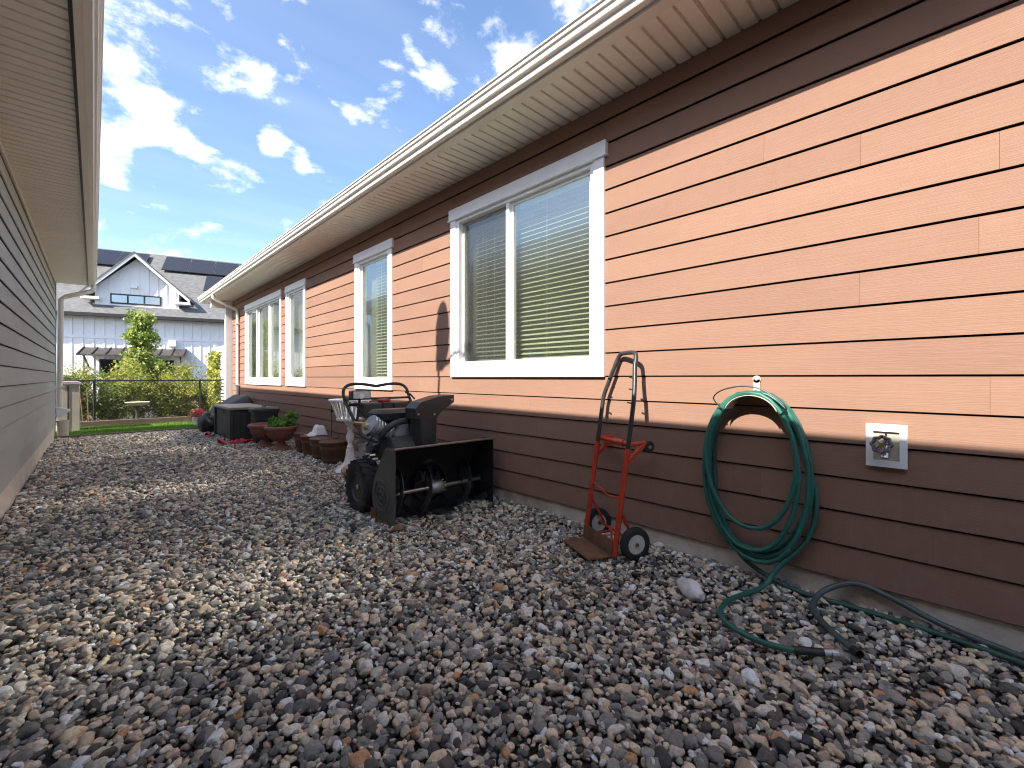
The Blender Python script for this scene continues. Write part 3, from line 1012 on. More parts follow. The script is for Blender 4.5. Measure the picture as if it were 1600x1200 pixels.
b = MB(); b.prism([(-1.72, gz0), (1.02, gz0), (1.02, gz_l(1.02)), (gp[0], gp[1] - .12), (-1.72, gz_l(-1.72))], GB, GB + 3.2, 'Y'); b.build('dormer_wall', M_WSIDE, FH)
for i in range(9):
    x = -1.56 + i * .31
    h = gz_l(x) - .05
    lo = 4.22 if not (-1.25 < x < .42) else 4.70
    if h - lo > .05:
        MB().box(x - .018, x + .018, GB - .02, GB - .001, lo, h).build('batten', M_WSIDE, FH)
for sgn, xe, ze in ((-1, -2.05, 4.56), (1, 1.46, 4.56)):
    b = MB()
    b.prism([(gp[0], gp[1] + .06), (gp[0], gp[1] - .10), (xe, ze - .13), (xe, ze)], GB - .42, GB - .36, 'Y'); b.build('rake_board', M_WHITE, FH)
    b = MB(); b.prism([(gp[0], gp[1] + .10), (gp[0], gp[1] + .02), (xe - sgn * -.05, ze - .05), (xe - sgn * -.05, ze + .03)], GB - .44, GB + 3.4, 'Y'); b.build('dormer_roof', M_SHINGLE, FH)
    b = MB(); b.box(min(xe, xe - sgn * .55), max(xe, xe - sgn * .55), GB - .4, GB + .05, ze - .2, ze - .10); b.build('eave_return', M_WHITE, FH)
b = MB(); b.box(-1.24, .42, GB - .03, GB - .002, 4.26, 4.68); win = b.build('window', M_DTRIM, FH)
for i in range(3):
    MB().box(-1.19 + i * .54, -1.19 + i * .54 + .48, GB - .036, GB - .031, 4.32, 4.62).build('pane', glass_mat('dormer_glass', (.3, .36, .34), .35) if i == 0 else bpy.data.materials['dormer_glass'], win)
MB().box(-1.76, 1.06, GB - .04, GB - .001, 4.10, 4.21).build('sill_board', M_WHITE, FH)
MB().box(-.60, -.36, GB - .14, GB - .001, 4.95, 5.06).build('vent_hood', M_WHITE, FH)
# solar panels flat on the roof
pw, pl = 1.04, 1.75
n_roof = Vector((0, -PIT, 1)).normalized(); u_roof = Vector((0, 1, PIT)).normalized()


def solar(s, back_top):
    top = Vector((s, back_top, EV + PIT * (back_top + .4))) + n_roof * .10
    vs = []
    for dn in (0, .04):
        for (a, c_) in ((0, 0), (pw, 0), (pw, pl), (0, pl)):
            vs.append(top + Vector((a, 0, 0)) - u_roof * c_ + n_roof * dn)
    b = MB(); b.add(vs, [(3, 2, 1, 0), (4, 5, 6, 7), (0, 1, 5, 4), (1, 2, 6, 5), (2, 3, 7, 6), (3, 0, 4, 7)])
    p = b.build('solar_panel', M_SOLARF, FH)
    vs = [top + Vector((a, 0, 0)) - u_roof * c_ + n_roof * .042 for a, c_ in ((.02, .02), (pw - .02, .02), (pw - .02, pl - .02), (.02, pl - .02))]
    b = MB(); b.add(vs, [(0, 1, 2, 3)]); b.build('cell_sheet', M_SOLAR, p)


for i in range(4): solar(-5.0 + i * 1.06, 5.02)
for i in range(6): solar(-.10 + i * 1.06, 5.0)
for i in range(3): solar(1.75 + i * 1.06, 3.30)
for i in range(2): solar(-3.9 - i * 1.06, 3.3)
# lean-to awning over the ground-floor openings
b = MB(); b.prism([(-.02, 2.42), (-.75, 2.12), (-.75, 2.06), (-.02, 2.34)], -2.0, 1.40, 'X'); aw = b.build('awning', mat('bronze_metal', (.10, .085, .075), .4, .1, 4, metal=.4), FH)
for i in range(9):
    x = -1.95 + i * .41
    MB().bar((x, -.02, 2.44), (x, -.75, 2.14), .03, .03).build('standing_seam', M_DTRIM, aw)
for x in (-1.8, 1.2):
    MB().bar((x, -.02, 1.6), (x, -.68, 2.08), .05, .05).build('bracket', M_DTRIM, aw)
b = MB(); b.box(.72, 1.0, -.16, -.001, 2.52, 2.78); b.build('wall_lantern', M_WHITE, FH, bevel=.02)
b = MB(); b.box(-1.5, .9, -.03, -.002, .2, 1.95); b.build('patio_door', M_DTRIM, FH)
for i in range(3):
    MB().box(-1.45 + i * .79, -1.45 + i * .79 + .72, -.036, -.032, .25, 1.9).build('door_pane', bpy.data.materials['dormer_glass'], FH.children[-1] if i == 0 else FH.children[-1])

# ------------------------------------------------------------------ lawn, bed, fence, planting
b = MB(); b.add([(-2.5, 12.70, -.02), (4.5, 12.70, -.02), (4.5, 15.0, -.02), (-2.5, 15.0, -.02)], [(0, 1, 2, 3)])
tag(b.build('lawn', M_LAWN), kind='structure')
b = MB(); b.add([(-5, 15.0, -.06), (9, 15.0, -.06), (9, 23.5, -.06), (-5, 23.5, -.06)], [(0, 1, 2, 3)])
tag(b.build('planting_bed', M_EARTH), kind='structure')
b = MB(); b.bar((-1.0, 12.62, -.01), (3.6, 12.70, -.01), .04, .10); tag(b.build('lawn_edging', M_TIMBER, bevel=.005), 'thin timber edging between the gravel and the lawn', 'edging')


def blades(n, area, h, name, m):
    x0, x1, y0, y1 = area
    vs, fs, tn = [], [], []
    for i in range(n):
        x, y = random.uniform(x0, x1), random.uniform(y0, y1)
        hh = h * random.uniform(.5, 1.3); a = random.uniform(0, 6.28); w = .006
        lx, ly = random.gauss(0, .02), random.gauss(0, .02)
        o = len(vs)
        vs += [(x - w * math.cos(a), y - w * math.sin(a), -.02), (x + w * math.cos(a), y + w * math.sin(a), -.02), (x + lx, y + ly, -.02 + hh)]
        fs.append((o, o + 1, o + 2)); tn.append(random.random())
    return leafmesh(name, vs, fs, tn, m)


def leafmesh(name, vs, fs, tones, m, parent=None):
    me = bpy.data.meshes.new(name)
    me.from_pydata(vs, [], fs)
    a = me.attributes.new('tone', 'FLOAT', 'FACE'); a.data.foreach_set('value', np.asarray(tones, dtype=np.float32))
    me.materials.append(m)
    return link(name, me, parent)


g = blades(26000, (-1.2, 3.6, 12.74, 15.0), .045, 'grass', M_GRASS)
tag(g, 'short bright green lawn grass beyond the gravel', 'grass', kind='stuff')
b = MB(); b.box(-.42, 4.2, 14.98, 15.05, -.08, .14)
tag(b.build('raised_bed_edge', M_TIMBER, bevel=.008), 'low weathered timber edge of the planting bed behind the lawn', 'garden edging')

FY = 15.95
t = thing('chain_link_fence', (0, FY, 0), 'black chain-link fence with a straight top rail behind the lawn', 'fence')
FX0, FX1, FHGT = -2.2, 5.0, 1.13
pm_ = MB().tube([(0, 0, -.1), (0, 0, FHGT + .02)], .027, 10).lathe([(.032, FHGT + .0), (.032, FHGT + .03), (.015, FHGT + .05), (.0, FHGT + .052)], 10).mesh('post', M_FENCE, smooth=True)
for x in (-2.2, .09, 2.38, 4.67):
    o = link('post', pm_, t); o.location = (x, 0, 0)
MB().tube([(FX0, -.035, FHGT), (FX1, -.035, FHGT)], .021, 8).build('top_rail', M_FENCE, t, smooth=True)
MB().tube([(FX0, -.035, .05), (FX1, -.035, .05)], .004, 5).build('tension_wire', M_FENCE, t)
b = MB()
pit = .105
k = -int(FHGT / pit) - 1
x = FX0 - FHGT
while x < FX1:
    for s_ in (1, -1):
        xa, xb = (x, x + FHGT) if s_ == 1 else (x + FHGT, x)
        za, zb = .04, FHGT - .01
        pa, pb = Vector((xa, -.02 * s_ * .1, za)), Vector((xb, -.02 * s_ * .1, zb))
        lo, hi = 0., 1.
        for lim, sg in ((FX0, 1), (FX1, -1)):
            d0, d1 = (pa.x - lim) * sg, (pb.x - lim) * sg
            if d0 < 0 and d1 < 0: lo = 2
            elif d0 < 0: lo = max(lo, d0 / (d0 - d1))
            elif d1 < 0: hi = min(hi, d0 / (d0 - d1))
        if lo < hi: b.tube([pa.lerp(pb, lo), pa.lerp(pb, hi)], .0055, 3, caps=False)
    x += pit
me_ = b.build('mesh_fabric', M_FENCE, t)


def leaves(n, pick, size, elong=1.8, up=.2, tone=None):
    """n folded leaf faces; pick() gives a centre"""
    vs, fs, tn = [], [], []
    for i in range(n):
        p, cl = pick()
        d = Vector((random.gauss(0, 1), random.gauss(0, 1), random.gauss(0, 1) - up)).normalized()
        s_ = d.orthogonal().normalized(); s_.rotate(Quaternion(d, random.uniform(0, 6.28)))
        L = size * random.uniform(.6, 1.3); w = L / elong
        o = len(vs)
        nn = d.cross(s_) * (w * .25)
        vs += [tuple(p), tuple(p + d * L * .5 + s_ * w * .5 + nn), tuple(p + d * L), tuple(p + d * L * .5 - s_ * w * .5 + nn)]
        fs += [(o, o + 1, o + 2), (o, o + 2, o + 3)]
        tv = min(max(cl + random.gauss(0, .18), 0), 1); tn += [tv, tv]
    return vs, fs, tn


def shrub(x, y, h, rx, ry, n, m, label, cat='shrub', name='garden_shrub', size=.10, elong=2.6, stems=7, group='shrubs behind the chain-link fence', arch=True):
    t = thing(name, (x, y, -.05), label, cat, group=group)
    b = MB(); tips = []
    for i in range(stems):
        a = random.uniform(0, 6.28); r = random.uniform(.1, 1)
        top = Vector((rx * r * math.cos(a), ry * r * math.sin(a), h * random.uniform(.75, 1.1) * (1 - .25 * r)))
        base = Vector((top.x * .2, top.y * .2, 0))
        mid = base.lerp(top, .55) + Vector((0, 0, h * .06))
        pp = spline([base, mid, top], 4)
        b.tube(pp, [.012 * (1 - .7 * q / (len(pp) - 1)) for q in range(len(pp))], 5)
        tips.append(pp)
    b.build('stem', M_BAMBOO if arch else M_BARK, t)
    clumps = []
    for pp in tips:
        for q in range(4):
            s_ = random.uniform(.25, 1)
            p = pp[int(s_ * (len(pp) - 1))]
            clumps.append((p + Vector((random.gauss(0, .10), random.gauss(0, .1), random.gauss(0, .05))), random.uniform(.1, .28), random.uniform(.15, .85)))
    for q in range(stems * 2):
        a = random.uniform(0, 6.28); r = random.uniform(.2, 1)
        clumps.append((Vector((rx * r * math.cos(a), ry * r * math.sin(a), random.uniform(.08, .7) * h)), random.uniform(.12, .25), random.uniform(0, .5)))

    def pick():
        c_, r_, cl = random.choice(clumps)
        return c_ + Vector((random.gauss(0, r_ * .6), random.gauss(0, r_ * .6), random.gauss(0, r_ * .45))), cl
    leafmesh('foliage', *leaves(n, pick, size, elong), m, t)
    return t


SHR = [(-.35, 16.6, 1.35, .5, .3, M_LEAF_D, 'dark leafy shrub behind the fence at its far left end'),
       (.45, 16.8, 1.25, .5, .35, M_LEAF_D, 'leafy shrub behind the fence just right of the left fence post'),
       (1.05, 16.7, 1.45, .5, .35, M_LEAF_Y, 'tall yellow-green shrub behind the fence below the small tree'),
       (1.65, 16.8, 1.30, .5, .35, M_LEAF_Y, 'bushy yellow-green shrub behind the fence, right of the bird bath'),
       (2.25, 16.8, 1.38, .5, .3, M_LEAF_Y, 'yellow-green shrub behind the right fence post'),
       (2.85, 17.2, 1.4, .5, .3, M_LEAF_D, 'green shrub behind the fence next to the white screen'),
       (3.4, 17.4, 1.3, .5, .3, M_LEAF_D, 'green shrub at the right end of the fence behind the white screen')]
for x, y, h, rx, ry, m, lab in SHR:
    shrub(x, y, h, rx, ry, 3600, m, lab)
shrub(.62, 17.6, 2.0, .35, .3, 1500, M_LEAF_Y, 'slim tall bamboo shoots rising left of the small tree', name='bamboo_clump', size=.13, elong=4, stems=6)
shrub(2.2, 17.8, 2.0, .45, .3, 1600, M_LEAF_Y, 'slim tall bamboo shoots rising right of the small tree', name='bamboo_clump', size=.13, elong=4, stems=7)
shrub(-.1, 17.7, 1.9, .35, .3, 1300, M_LEAF_Y, 'sparse bamboo shoots beside the grey house corner', name='bamboo_clump', size=.13, elong=4, stems=6)

# small tree
t = thing('small_tree', (1.18, 18.6, -.05), 'small broad-leaved tree standing in front of the white house', 'tree')
b = MB()
tr_pts = spline([(0, 0, 0), (.03, 0, .8), (-.02, .02, 1.6), (.05, 0, 2.4), (.12, 0, 3.1)], 4)
b.tube(tr_pts, [.045 - .035 * i / (len(tr_pts) - 1) for i in range(len(tr_pts))], 8)
b.build('trunk', M_BARK, t, smooth=True)
cl = []
for i in range(26):
    z = .95 + 2.05 * (i / 25)
    a = i * 2.4 + random.uniform(-.4, .4)
    R = (.78 * (1 - ((z - 1.25) / 2.0) ** .75) if z > 1.25 else .80) * random.uniform(.55, 1.1) + .10
    e = Vector((R * math.cos(a), R * .8 * math.sin(a), z + random.uniform(.05, .35)))
    pp = spline([(.03, 0, z - .1), Vector((.03, 0, z)).lerp(e, .5) + Vector((0, 0, .05)), e], 4)
    MB().tube(pp, [.016 - .012 * q / (len(pp) - 1) for q in range(len(pp))], 5).build('limb', M_BARK, t)
    for q in range(4):
        cl.append((pp[random.randint(2, len(pp) - 1)] + Vector((random.gauss(0, .09), random.gauss(0, .09), random.gauss(0, .07))), random.uniform(.09, .20), random.uniform(.05, .95)))
for q in range(6):
    cl.append((Vector((.12 + random.gauss(0, .10), random.gauss(0, .1), random.uniform(2.8, 3.3))), .12, random.uniform(.3, .9)))


def pick_tree():
    c_, r_, c2 = random.choice(cl)
    return c_ + Vector((random.gauss(0, r_ * .6), random.gauss(0, r_ * .6), random.gauss(0, r_ * .55))), c2


leafmesh('crown', *leaves(5600, pick_tree, .11, 1.5), M_LEAF_T, t)

# white slatted privacy screen with vine
t = thing('slatted_screen', (2.93, 14.75, 0), 'white slatted privacy screen beyond the corner of the brown house', 'screen')
for y in (0, 2.1):
    MB().box(-.045, .045, y - .045, y + .045, 0, 2.26).build('post', M_WHITE, t, bevel=.004)
sl = MB().box(-.012, .012, .046, 2.054, 0, .062).mesh('slat', M_WHITE)
for i in range(20):
    o = link('slat', sl, t); o.location = (0, 0, .12 + i * .105)
t = thing('climbing_vine', (2.80, 16.35, 0), 'green climbing vine growing up the white slatted screen', 'vine')
MB().tube(spline([(0, 0, -.05), (.04, .05, .6), (-.03, -.06, 1.2), (.02, .03, 1.9)], 5), .012, 6).build('stem', M_BARK, t)
leafmesh('foliage', *leaves(1500, lambda: (Vector((random.gauss(0, .06), random.gauss(0, .2), random.uniform(.0, 1.0) ** .8 * 2.0)), random.random()), .10, 1.3), M_LEAF_Y, t)

# bird bath
t = thing('bird_bath', (.93, 15.5, -.05), 'cream bird bath bowl on a dark pedestal in front of the fence', 'bird bath')
MB().lathe([(.0, .53), (.10, .535), (.20, .565), (.25, .61), (.265, .61), (.265, .60), (.21, .54), (.11, .505), (.04, .50)], 28).build('bowl', mat('pale_stone_ware', (.55, .50, .40), .6, .1, 10), t, smooth=True)
MB().lathe([(.14, 0), (.14, .04), (.06, .10), (.04, .28), (.05, .44), (.07, .51), (.0, .51)], 18).build('pedestal', M_DGREY, t, smooth=True)

# bamboo stakes and little pots at the bed
for x, y, lx, h, lab in ((-.14, 15.3, .03, .85, 'reddish bamboo stake leaning at the left end of the planting bed'), (-.03, 15.25, .02, .95, 'second bamboo stake, nearer the left fence post')):
    b = MB(); b.tube([(x + lx, y, -.08), (x, y, h * .5), (x - lx * 1.2, y, h)], .008, 6)
    tag(b.build('garden_stake', M_BAMBOO), lab, 'stake', 'bamboo stakes in the bed')
t = thing('storage_cabinet', (-.33, 14.45, -.03), 'beige plastic storage cabinet beyond the corner of the grey house', 'cabinet')
MB().box(-.21, .17, -.3, .3, 0, 1.08).build('body', M_BEIGE, t, bevel=.012)
b = MB(); b.prism([(-.235, 1.081), (.195, 1.081), (.195, 1.12), (.12, 1.16), (-.16, 1.16), (-.235, 1.12)], -.325, .325, 'Y'); b.build('lid', M_BEIGE, t, bevel=.008)
for x in (-.02,):
    MB().box(x - .012, x + .012, -.306, -.3005, .03, 1.06).build('door_gap', M_DGREY, t)
MB().box(.1701, .176, -.22, -.14, 1.0, 1.06).build('red_badge', M_REDPLASTIC, t)
t = thing('flower_pot', (2.0, 13.75, -.02), 'pale pot of pink flowers at the lawn edge beside the black cover', 'flower pot')
t.scale = (.75, .75, .95)
MB().lathe([(.10, 0), (.15, .20), (.165, .20), (.165, .23), (.14, .23), (.13, .18), (0, .18)], 18).build('pot', M_WPAINT, t, smooth=True)
leafmesh('blossom', *leaves(420, lambda: (Vector((random.gauss(0, .09), random.gauss(0, .09), .30 + random.gauss(0, .06))), random.random()), .06, 1.1), M_PETAL, t)
leafmesh('foliage', *leaves(260, lambda: (Vector((random.gauss(0, .1), random.gauss(0, .1), .25 + random.gauss(0, .05))), random.random()), .07, 2), M_LEAF_F, t)

# ------------------------------------------------------------------ things along the brown wall, far to near
# tarp-covered grill
t = thing('covered_grill', (2.42, 12.2, 0), 'low black covered shape beside the wall beyond the storage box', 'covered grill')
b = MB()
nu, nv = 22, 16
vs, fs = [], []
for j in range(nv + 1):
    for i in range(nu + 1):
        u, v = i / nu, j / nv
        x = -.42 + .80 * u; y = -.75 + 1.5 * v
        e = min(u, 1 - u, v * 1.6, (1 - v) * 1.6)
        h = (.42 + .50 * u) * (1 - math.exp(-e * 16))
        h += .02 * mnoise.noise(Vector((x * 7, y * 5, 0))) + .012 * mnoise.noise(Vector((x * 17, y * 15, 2)))
        k = 1 + .10 * math.exp(-e * 20)
        vs.append((x * k, y * k, max(h, -.01)))
for j in range(nv):
    for i in range(nu):
        a = j * (nu + 1) + i
        fs.append((a, a + 1, a + nu + 2, a + nu + 1))
b.add(vs, fs); b.build('cover', M_TARP, t, smooth=True, angle=70)
MB().box(-.3, .25, -.5, .5, .02, .35).build('frame', M_DGREY, t)

# black sack against the box
b = MB()
bm = bmesh.new(); bmesh.ops.create_icosphere(bm, subdivisions=4, radius=1)
for v in bm.verts:
    p = v.co
    k = 1 + .30 * mnoise.noise(p * 1.7) + .16 * mnoise.noise(p * 5)
    v.co = Vector((p.x * .19 * k, p.y * .26 * k, max(p.z * .25 * k * (1 - .5 * max(p.x, 0)) + .20, .0)))
for f in bm.faces: f.smooth = True
me = bpy.data.meshes.new('black_sack'); bm.to_mesh(me); bm.free(); me.materials.append(M_TARP)
o = link('black_sack', me); o.location = (1.93, 11.75, 0)
tag(o, 'slumped black plastic sack at the far end of the storage box', 'sack')

t = thing('deck_box', (2.25, 10.42, .01), 'dark brown resin storage box with flat taupe lid against the wall', 'storage box')
W, D, H = .62, 1.42, .58
MB().box(-W / 2 + .02, W / 2 - .02, -D / 2 + .02, D / 2 - .02, .0, H).build('body', M_DECK, t)
pn = MB().box(-.009, .009, -.058, .058, .03, H - .03).mesh('panel', M_DECK, bevel=.004)
for i in range(11):
    o = link('panel', pn, t); o.location = (-W / 2 + .015, -D / 2 + .10 + i * .1225, 0)
pn2 = MB().box(-.055, .055, -.009, .009, .03, H - .03).mesh('panel', M_DECK, bevel=.004)
for i in range(5):
    o = link('panel', pn2, t); o.location = (-W / 2 + .09 + i * .11, -D / 2 + .015, 0)
for sx in (-1, 1):
    for sy in (-1, 1):
        MB().box(sx * W / 2 - .028, sx * W / 2 + .028, sy * D / 2 - .03, sy * D / 2 + .03, -.02, H - .002).build('corner_post', M_DECK, t, bevel=.006)
b = MB(); b.prism([(-W / 2 - .05, H + .002), (W / 2 + .03, H + .002), (W / 2 + .03, H + .05), (-W / 2 - .04, H + .05), (-W / 2 - .05, H + .035)], -D / 2 - .045, D / 2 + .045, 'Y')
b.build('lid', M_DECKLID, t, bevel=.006)
MB().box(-W / 2 - .01, -W / 2 + .004, -.08, .08, H - .09, H - .04).build('handle', M_DECK, t, bevel=.006)

t = thing('trash_bin', (2.36, 9.18, .0), 'tapered black plastic bin with a lid, between box and urns', 'bin')
def rrect(w, d, r, n=4):
    out = []
    for cx, cy, a0 in ((w - r, d - r, 0), (-w + r, d - r, 90), (-w + r, -d + r, 180), (w - r, -d + r, 270)):
        for i in range(n + 1):
            a = math.radians(a0 + 90 * i / n); out.append((cx + r * math.cos(a), cy + r * math.sin(a)))
    return out


def loft(b, secs):
    n = len(secs[0][0]); vs, fs = [], []
    for poly, z in secs: vs += [(x, y, z) for x, y in poly]
    for i in range(len(secs) - 1):
        for k in range(n):
            k2 = (k + 1) % n; fs.append((i * n + k, i * n + k2, (i + 1) * n + k2, (i + 1) * n + k))
    fs += [tuple(reversed(range(n))), tuple(range((len(secs) - 1) * n, len(secs) * n))]
    return b.add(vs, fs)


b = loft(MB(), [(rrect(.165, .165, .06), -.01), (rrect(.205, .205, .07), .57), (rrect(.222, .222, .08), .575), (rrect(.222, .222, .08), .60)]); b.build('body', M_BIN, t, smooth=True)
b = loft(MB(), [(rrect(.23, .23, .085), .602), (rrect(.23, .23, .085), .63), (rrect(.20, .20, .08), .655), (rrect(.10, .10, .05), .668)]); b.build('lid', M_BIN, t, smooth=True)
MB().tube(spline([(.0, -.09, .66), (0, -.07, .69), (0, .07, .69), (0, .09, .66)], 4), .012, 6).build('lid_handle', M_BIN, t)

URN = [(.0, .0), (.185, .0), (.19, .03), (.15, .05), (.085, .10), (.065, .135), (.075, .155), (.15, .185), (.215, .25), (.245, .33), (.262, .36), (.285, .375), (.285, .405), (.265, .42), (.245, .415), (.23, .37), (0, .36)]


def urn(x, y, rz, label):
    t = thing('garden_urn', (x, y, -.005), label, 'urn', rz, 'terracotta urns by the wall')
    t.scale = (.9, .9, .97)
    b = MB(); b.lathe([p for p in URN if p[1] >= .0], 40); u = b.build('bowl', M_TERRA, t, smooth=True)
    # gadrooned ribs on the bowl and beads on the rim
    rb = MB()
    for k in range(28):
        a = 2 * math.pi * k / 28
        pp = [Vector((r * math.cos(a), r * math.sin(a), z)) for r, z in ((.085, .16), (.15, .187), (.213, .25), (.243, .33))]
        rb.tube(pp, [.008, .012, .014, .01], 5)
    rb.build('rib_band', M_TERRA, t, smooth=True)
    MB().lathe([(0, .372), (.1, .378), (.228, .371)], 24, cap=False).build('soil', M_SOIL, t)
    return t


u1 = urn(2.33, 8.05, 0, 'front terracotta urn holding a green leafy plant')
u2 = urn(2.22, 8.62, .4, 'rear terracotta urn half hidden behind the planted one')
t = thing('leafy_plant', (2.36, 8.05, .365), 'bright green leafy plant growing in the front terracotta urn', 'plant')
b = MB(); cls = []
for i in range(9):
    a = random.uniform(0, 6.28); r = random.uniform(.03, .17)
    e = Vector((r * math.cos(a), r * math.sin(a), random.uniform(.05, .14)))
    if i < 2: e = Vector((.13, -.02 + .05 * i, .20))
    b.tube(spline([(e.x * .3, e.y * .3, 0), e * .6, e], 3), .004, 5)
    cls.append((e, .045, random.random()))
b.build('stem', M_LEAF_F, t)
def pick_pl():
    c_, r_, k_ = random.choice(cls); return c_ + Vector((random.gauss(0, r_), random.gauss(0, r_), random.gauss(0, r_ * .6))), k_
leafmesh('foliage', *leaves(700, pick_pl, .055, 1.7), M_LEAF_F, t)

# red webbing on the gravel
b = MB()
for pl, hgt in ((spline([(1.80, 9.75, .03), (1.72, 9.42, .04), (1.86, 9.2, .03), (1.95, 9.33, .045), (2.07, 9.18, .03), (2.15, 9.25, .03)], 6), .05), (spline([(1.77, 10.9, .02), (1.73, 10.75, .05), (1.80, 10.6, .03)], 5), .07)):
    n = len(pl); vs, fs = [], []
    for i, p in enumerate(pl):
        d = (pl[min(i + 1, n - 1)] - pl[max(i - 1, 0)]).normalized(); s_ = Vector((-d.y, d.x, .5 * math.sin(i * .7))).normalized() * .045
        zz = .02 + .02 * math.sin(i * 1.3)
        vs += [p - s_ + Vector((0, 0, zz)), p + s_ + Vector((0, 0, zz)), p + s_ + Vector((0, 0, zz - .012)), p - s_ + Vector((0, 0, zz - .012))]
    for i in range(n - 1):
        a = i * 4
        for k in range(4): fs.append((a + k, a + (k + 1) % 4, a + 4 + (k + 1) % 4, a + 4 + k))
    b.add(vs, fs)
tag(b.build('red_strap', M_REDCLOTH, smooth=True), 'crumpled red strap lying on the gravel in front of the storage box', 'strap')

# half-barrel planters
def barrel(x, y, label, fill=True):
    t = thing('barrel_planter', (x, y, -.008), label, 'planter', random.uniform(0, 6), 'half-barrel planters by the wall')
    R0, R1, H = .145, .198, .30
    n = 18
    st = MB()
    a0, a1 = -math.pi / n + .012, math.pi / n - .012
    vs = []
    for z, R in ((0, R0), (H, R1)):
        for rr in (R, R - .016):
            for a in (a0, a1): vs.append((rr * math.cos(a), rr * math.sin(a), z))
    st.add(vs, [(0, 1, 3, 2), (4, 6, 7, 5), (0, 4, 5, 1), (2, 3, 7, 6), (0, 2, 6, 4), (1, 5, 7, 3)])
    sm_ = st.mesh('stave', M_BARREL)
    for k in range(n):
        o = link('stave', sm_, t); o.rotation_euler = (0, 0, 2 * math.pi * k / n)
    MB().lathe([(R0 - .02, .012), (R0 - .018, .02), (R1 - .02, H - .05), (0, H - .045)], 24).build('soil', M_SOIL, t, smooth=True)
    for z in (.055, .215):
        r_ = R0 + (R1 - R0) * z / H + .003; r2 = R0 + (R1 - R0) * (z + .035) / H + .003
        MB().lathe([(r_ - .005, z), (r_, z), (r2, z + .035), (r2 - .005, z + .035)], 36).build('hoop', M_BAND, t, smooth=True)
    MB().lathe([(R1 - .02, H + .001), (R1 + .004, H + .001), (R1 + .006, H + .012), (R1 + .0, H + .02), (R1 - .018, H + .018)], 36).build('rim', M_BARREL, t, smooth=True)
    return t


barrel(2.51, 6.28, 'nearest half-barrel planter, beside the white plant stand')
barrel(2.53, 6.71, 'second half-barrel planter from the white plant stand')
barrel(2.54, 7.13, 'half-barrel planter with white cloth heaped on it')
barrel(2.575, 7.55, 'farthest half-barrel planter, nearest the terracotta urns')
bm = bmesh.new(); bmesh.ops.create_grid(bm, x_segments=18, y_segments=18, size=1)
for v in bm.verts:
    p = v.co.copy()
    h = .14 * math.exp(-((abs(p.x - .35) / .62) ** 6 + (abs(p.y) / .8) ** 6)) + .03 * mnoise.noise(p * 3) + .045 * math.exp(-((p.x + .55) ** 2 + p.y ** 2) * 9)
    v.co = Vector((p.x * .14, p.y * .11, h))
for f in bm.faces: f.smooth = True
r_ = bmesh.ops.solidify(bm, geom=bm.faces[:], thickness=.008)
me = bpy.data.meshes.new('white_cloth'); bm.to_mesh(me); bm.free(); me.materials.append(M_WCLOTH)
o = link('white_cloth', me); o.location = (2.56, 7.11, .318)
tag(o, 'crumpled white cloth heaped on a half-barrel planter', 'cloth')

t = thing('garden_hook', (2.76, 7.0, 0), 'slim dark hook-topped garden stake standing behind the barrel planters', 'garden hook')
pp = [(0, 0, -.05), (0, 0, .70)] + [(-.0, .05 * math.cos(a) - .05, .74 + .05 * math.sin(a)) for a in [math.radians(q) for q in range(0, 230, 25)]]
MB().tube(pp, .006, 6).build('rod', M_BLACK, t, smooth=True)
MB().box(-.02, .02, -.02, .02, .66, .70).build('collar', M_BLACK, t)

# white lattice plant stand
t = thing('plant_stand', (2.455, 5.62, .0), 'white wooden plant stand with slatted basket top and turned pedestal', 'plant stand')
MB().lathe([(.0, .28), (.035, .28), (.042, .31), (.03, .33), (.026, .36), (.045, .40), (.05, .45), (.034, .49), (.028, .52), (.04, .55), (.03, .575), (.05, .60), (.075, .63), (.09, .655), (0, .655)], 20).build('pedestal', M_WPAINT, t, smooth=True)
b = MB(); b.lathe([(.19, -.02), (.185, .01), (.115, .05), (.075, .12), (.055, .20), (.05, .28), (0, .285)], 24); b.build('base', M_WPAINT, t, smooth=True)
ft = MB().prism([(.06, .10), (.12, .065), (.20, .03), (.235, .015), (.235, -.02), (.10, -.02)], -.022, .022, 'Y').mesh('foot', M_WPAINT, bevel=.006)
for k in range(4):
    o = link('foot', ft, t); o.rotation_euler = (0, 0, k * math.pi / 2 + .5)
MB().lathe([(0, .655), (.165, .655), (.17, .665), (.17, .685), (.16, .69), (0, .69)], 28).build('basket_floor', M_WPAINT, t, smooth=True)
MB().lathe([(.215, .905), (.262, .905), (.268, .915), (.262, .93), (.215, .93), (.215, .905)], 32, cap=False).build('basket_rim', M_WPAINT, t, smooth=True)
sl = MB().bar((.155, 0, .685), (.235, 0, .908), .010, .030, up=(0, 1, 0)).mesh('slat', M_WPAINT)
for k in range(18):
    o = link('slat', sl, t); o.rotation_euler = (0, 0, 2 * math.pi * k / 18)

# ------------------------------------------------------------------ rocks beside the stand
def rock(name, loc, s, m, label, cat, seed):
    bm = bmesh.new(); bmesh.ops.create_icosphere(bm, subdivisions=4, radius=1)
    off = Vector((seed * 3.3, seed, 0))
    for v in bm.verts:
        p = v.co.copy(); k = 1 + .2 * mnoise.noise(p * 1.2 + off) + .06 * mnoise.noise(p * 4 + off)
        v.co = Vector((p.x * s[0] * k, p.y * s[1] * k, p.z * s[2] * k))
    for f in bm.faces: f.smooth = True
    me = bpy.data.meshes.new(name); bm.to_mesh(me); bm.free(); me.materials.append(m)
    o = link(name, me); o.location = loc; o.rotation_euler = (0, 0, seed)
    return tag(o, label, cat)


